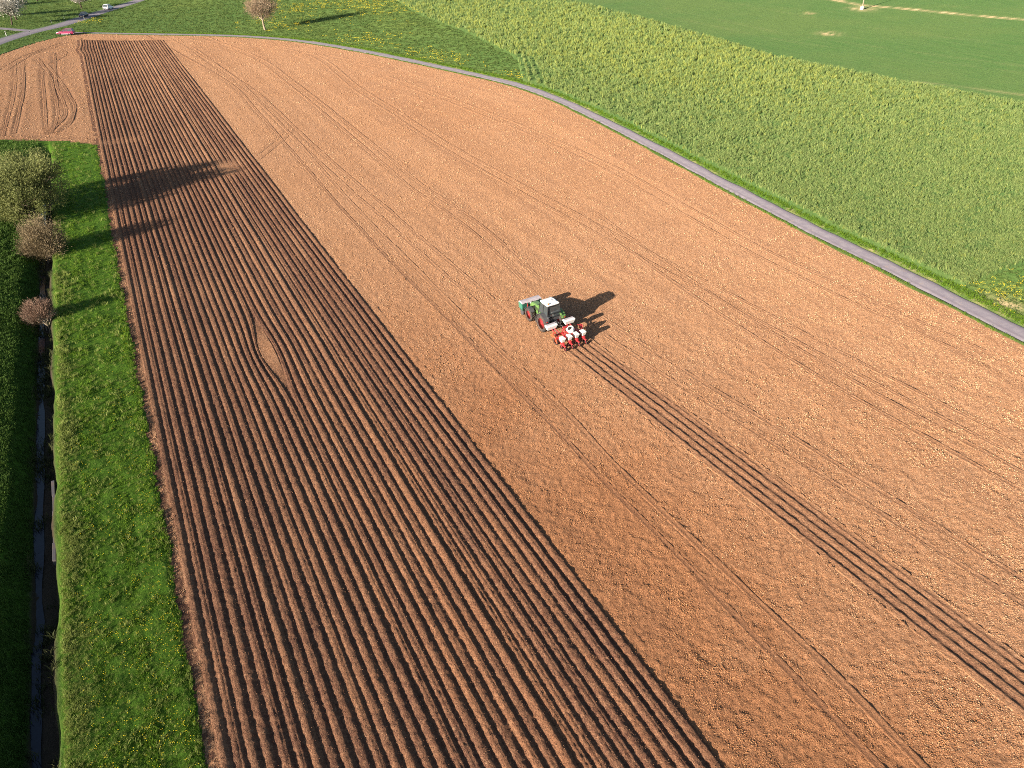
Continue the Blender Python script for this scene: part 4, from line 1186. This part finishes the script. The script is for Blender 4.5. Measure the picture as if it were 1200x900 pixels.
# fan housing with its dark inlet
bm = bmesh.new(); lathe_x(bm, [(-.16, .34), (-.13, .38), (.13, .38), (.16, .34)], 24)
fan = obj('fan_housing', bm, M['white'], pl); fan.location = (.22, -2.28, 1.28); fan.rotation_euler = (0, R(62), 0)
bm = bmesh.new(); lathe_x(bm, [(-.165, .22), (-.21, .20)], 20); [box(bm, (-.215, .1*math.cos(i*.785), .1*math.sin(i*.785)), (.01, .02, .2), 0, Matrix.Rotation(i*.785, 3, 'X')) for i in range(4)]
obj('fan_inlet', bm, M['black'], fan)
bm = bmesh.new(); box(bm, (.02, -2.28, 1.05), (.3, .24, .36), .04); obj('fan_stand', bm, M['red'], pl)
for i in range(4):
    x = (i - 1.5)*.78
    bm = bmesh.new(); box(bm, (x, -2.75, .62), (.10, .75, .10), .015); box(bm, (x, -2.58, .82), (.08, .45, .07), .015); box(bm, (x, -3.05, .52), (.20, .55, .34), .04)
    un = obj('row_unit', bm, M['red'], pl)
    bm = bmesh.new()                                        # white seed hopper with rounded lid
    loft(bm, [[(x - .14, -3.18, .74), (x + .14, -3.18, .74), (x + .14, -2.84, .74), (x - .14, -2.84, .74)], [(x - .20, -3.30, 1.06), (x + .20, -3.30, 1.06), (x + .20, -2.76, 1.06), (x - .20, -2.76, 1.06)],
              [(x - .21, -3.32, 1.14), (x + .21, -3.32, 1.14), (x + .21, -2.74, 1.14), (x - .21, -2.74, 1.14)], [(x - .15, -3.24, 1.24), (x + .15, -3.24, 1.24), (x + .15, -2.82, 1.24), (x - .15, -2.82, 1.24)]])
    obj('hopper', bm, M['white'], un)
    bm = bmesh.new(); box(bm, (x + .1, -2.92, .66), (.18, .24, .24), .03); obj('seed_meter', bm, M['black'], un)
    for s_ in (-1, 1):
        wheel(un, (x + s_*.12, -3.02, .20), .20, .08, s_, False, 'rim_red', 'gauge_wheel', .7)
    wheel(un, (x - .05, -3.62, .17), .19, .10, -1, False, 'rim_red', 'press_wheel', .74)
    bm = bmesh.new(); bar(bm, (x, -3.2, .46), (x, -3.64, .20), .035, 6); box(bm, (x, -3.46, .42), (.16, .26, .06), .02); obj('press_arm', bm, M['rim_red'], un)
for s_ in (-1, 1):                                          # folded row markers with their discs
    bm = bmesh.new(); bar(bm, (s_*1.5, -2.35, .85), (s_*1.62, -2.0, 1.25), .05, 8); bar(bm, (s_*1.62, -2.0, 1.25), (s_*1.25, -1.95, 1.30), .045, 8); bar(bm, (s_*1.52, -2.45, .8), (s_*1.60, -2.75, .55), .045, 8)
    mk = obj('row_marker', bm, M['orange' if s_ < 0 else 'red'], pl)
    bm = bmesh.new(); lathe_x(bm, [(-.03, .18), (0, .24), (.03, .18)], 18)
    dk = obj('marker_disc', bm, M['orange' if s_ < 0 else 'red'], mk); dk.location = (s_*1.62, -1.98, 1.05); dk.rotation_euler = (0, .5*s_, .3)
    wheel(pl, (s_*1.28, -2.02, .36), .37, .17, s_, True, 'orange' if s_ < 0 else 'rim_red', 'drive_wheel', .66)
    bm = bmesh.new(); box(bm, (s_*1.28, -2.1, .74), (.24, .62, .06), .02); obj('wheel_guard', bm, M['orange' if s_ < 0 else 'red'], pl)
for i in range(4):
    bm = bmesh.new(); bar(bm, ((i - 1.5)*.78, -2.9, 1.0), (.1, -2.32, 1.15), .03, 6); obj('air_hose', bm, M['black'], pl)

# ------------------------------------------------------------------ cars
def car(name, label, paint, px, py, px2, py2, L_=4.4, Wd=1.78, H=1.48, estate=True, bumper=None, group=None, sc_=1.0):
    """a car whose tail-to-nose direction runs from the first to the second photo point"""
    a_, b_ = W(px, py), W(px2, py2)
    c = (a_ + b_)/2; d = b_ - a_
    t = thing(name, label, 'car', (c[0], c[1], c[2] + .16), math.atan2(-d[0], d[1]), group)
    h = L_/2; w = Wd/2; H0 = H
    def sec(y, hw, zb, zm, zt):
        return [(-hw*.92, y, zb), (hw*.92, y, zb), (hw, y, zm), (hw*.93, y, zt), (-hw*.93, y, zt), (-hw, y, zm)]
    bm = bmesh.new()
    loft(bm, [sec(-h, w*.86, .38, .60, .86), sec(-h*.95, w*.96, .26, .62, .96), sec(-h*.6, w, .22, .62, .96), sec(h*.3, w, .22, .62, .94), sec(h*.62, w, .24, .60, .86), sec(h*.92, w*.92, .26, .55, .74), sec(h, w*.80, .34, .50, .64)])
    bmesh.ops.bevel(bm, geom=bm.edges[:], offset=.025, segments=1, affect='EDGES')
    obj('body', bm, M[paint], t, True)
    rear = -h*.93 if estate else -h*.62
    bm = bmesh.new()
    loft(bm, [[(-w*.90, rear, .93), (w*.90, rear, .93), (w*.90, h*.36, .93), (-w*.90, h*.36, .93)], [(-w*.72, rear + .34, H - .05), (w*.72, rear + .34, H - .05), (w*.72, h*.02, H - .05), (-w*.72, h*.02, H - .05)]])
    gl = obj('window', bm, M['glass'], t)
    bm = bmesh.new()
    loft(bm, [[(-w*.74, rear + .28, H - .06), (w*.74, rear + .28, H - .06), (w*.74, h*.05, H - .06), (-w*.74, h*.05, H - .06)], [(-w*.66, rear + .42, H + .01), (w*.66, rear + .42, H + .01), (w*.66, h*-.05, H + .01), (-w*.66, h*-.05, H + .01)]])
    obj('roof', bm, M[paint], t)
    for s_ in (-1, 1):
        for y0, y1 in ((rear, rear + .34), (h*.36, h*.02), (-h*.28, -h*.28), (h*-.02 - .05, h*-.02 - .05)):
            bm = bmesh.new(); bar(bm, (s_*w*.905, y0, .92), (s_*w*.73, y1, H - .04), .045, 6); obj('window_pillar', bm, M[paint], t)
        bm = bmesh.new(); box(bm, (s_*w*.62, h*.955, .60), (.34, .12, .13), .03); obj('headlight', bm, M['lamp_clear'], t)
        bm = bmesh.new(); box(bm, (s_*w*.74, -h*.975, .80), (.22, .10, .20), .03); obj('tail_light', bm, M['lamp_red'], t)
        bm = bmesh.new(); box(bm, (s_*(w + .10), h*.28, .98), (.18, .10, .12), .03); obj('mirror', bm, M[paint], t)
        for y in (-h*.60, h*.60):
            wheel(t, (s_*(w - .12), y, .32), .33, .21, s_, False, 'steel', 'wheel', .62)
        bm = bmesh.new(); box(bm, (s_*w*.985, 0, .28), (.05, L_*.42, .12), .02); obj('sill', bm, M[bumper or paint], t)  # the red car's white sills paint in a bright reflection
    for sy in (1, -1):
        bm = bmesh.new(); box(bm, (0, sy*h*.985, .44), (Wd*.87, .14, .17), .04); obj('bumper', bm, M[bumper or 'black'], t)
    bm = bmesh.new(); box(bm, (0, h*1.0 + .03, .42), (.50, .03, .11), 0); obj('number_plate', bm, M['white'], t)
    t.scale = (sc_, sc_, sc_)
    return t
car('parked_car', 'red estate car parked at the field corner by the lane', 'car_red', 89, 40.9, 66.5, 41.3, 4.9, 1.85, 1.6, True, 'car_white', sc_=1.15)
car('white_car', 'white hatchback driving up the main road away from the junction', 'car_white', 120.5, 13.6, 134.5, 9.2, 4.4, 1.85, 1.65, sc_=1.2)
car('dark_car', 'dark navy car coming down the main road toward the junction', 'car_navy', 105.0, 18.0, 92.0, 22.3, 4.4, 1.8, 1.46, False, sc_=1.15)

# ------------------------------------------------------------------ roadside posts, field post, pole
def delineator(px, py, label, s_=1.0):
    t = thing('marker_post', label, 'post', at(px, py), random.uniform(0, .4), 'white roadside marker posts')
    bm = bmesh.new()
    loft(bm, [[(-.07*s_, -.05, 0), (.07*s_, -.05, 0), (.04*s_, .06, 0), (-.04*s_, .06, 0)], [(-.07*s_, -.05, 1.08*s_), (.07*s_, -.05, 1.08*s_), (.04*s_, .06, 1.14*s_), (-.04*s_, .06, 1.14*s_)]])
    obj('post', bm, M['white'], t)
    bm = bmesh.new(); box(bm, (0, 0, .88*s_), (.16*s_, .14, .20*s_), 0); bnd = obj('black_band', bm, M['black'], t)
    bm = bmesh.new(); box(bm, (0, -.075, .88*s_), (.06, .02, .14), 0); obj('reflector', bm, M['lamp_clear'], bnd)
delineator(7.6, 42.6, 'white marker post on the grass island left of the road junction', 1.45)
delineator(36, 41.6, 'white marker post on the verge between the road and the ploughed corner', 1.45)
delineator(98.8, 23.4, 'white marker post beside the dark car', 1.45)
delineator(60.5, 27.2, 'small white marker post on the orchard side of the road, above the red car', .8)
delineator(75.5, 22.4, 'small white marker post on the orchard side of the road, left of the dark car', .8)
t = thing('field_post', 'short dark post leaning at the lane edge right of the red car', 'post', at(98.5, 39.4), .3)
bm = bmesh.new(); loft(bm, [[(-.42, -.32, 0), (.42, -.32, 0), (.42, .32, 0), (-.42, .32, 0)], [(-.30, -.24, .22), (.30, -.24, .22), (.30, .24, .22), (-.30, .24, .22)]]); obj('foot', bm, M['dark_grey'], t)
bm = bmesh.new(); bar(bm, (0, 0, .2), (.12, 0, 1.0), .14, 8, .09); obj('shaft', bm, M['dark_grey'], t)
t = thing('utility_pole', 'pale wooden pole on a white concrete block in the far green field', 'pole', at(1010, 11.5), .4)
bm = bmesh.new(); box(bm, (0, 0, .5), (1.0, 1.0, 1.0), .06, None, (.86, .86)); obj('concrete_block', bm, M['pale_concrete'], t)
bm = bmesh.new(); bar(bm, (-.05, 0, 1.05), (.0, 0, 9.0), .15, 10, .11); obj('pole', bm, M['pale_bark'], t)
bm = bmesh.new(); bar(bm, (.34, .2, 1.0), (.05, .02, 6.2), .09, 8, .08); obj('strut', bm, M['pale_bark'], t)
bm = bmesh.new(); box(bm, (0, 0, 8.6), (1.6, .12, .14), .02); obj('crossarm', bm, M['pale_bark'], t)
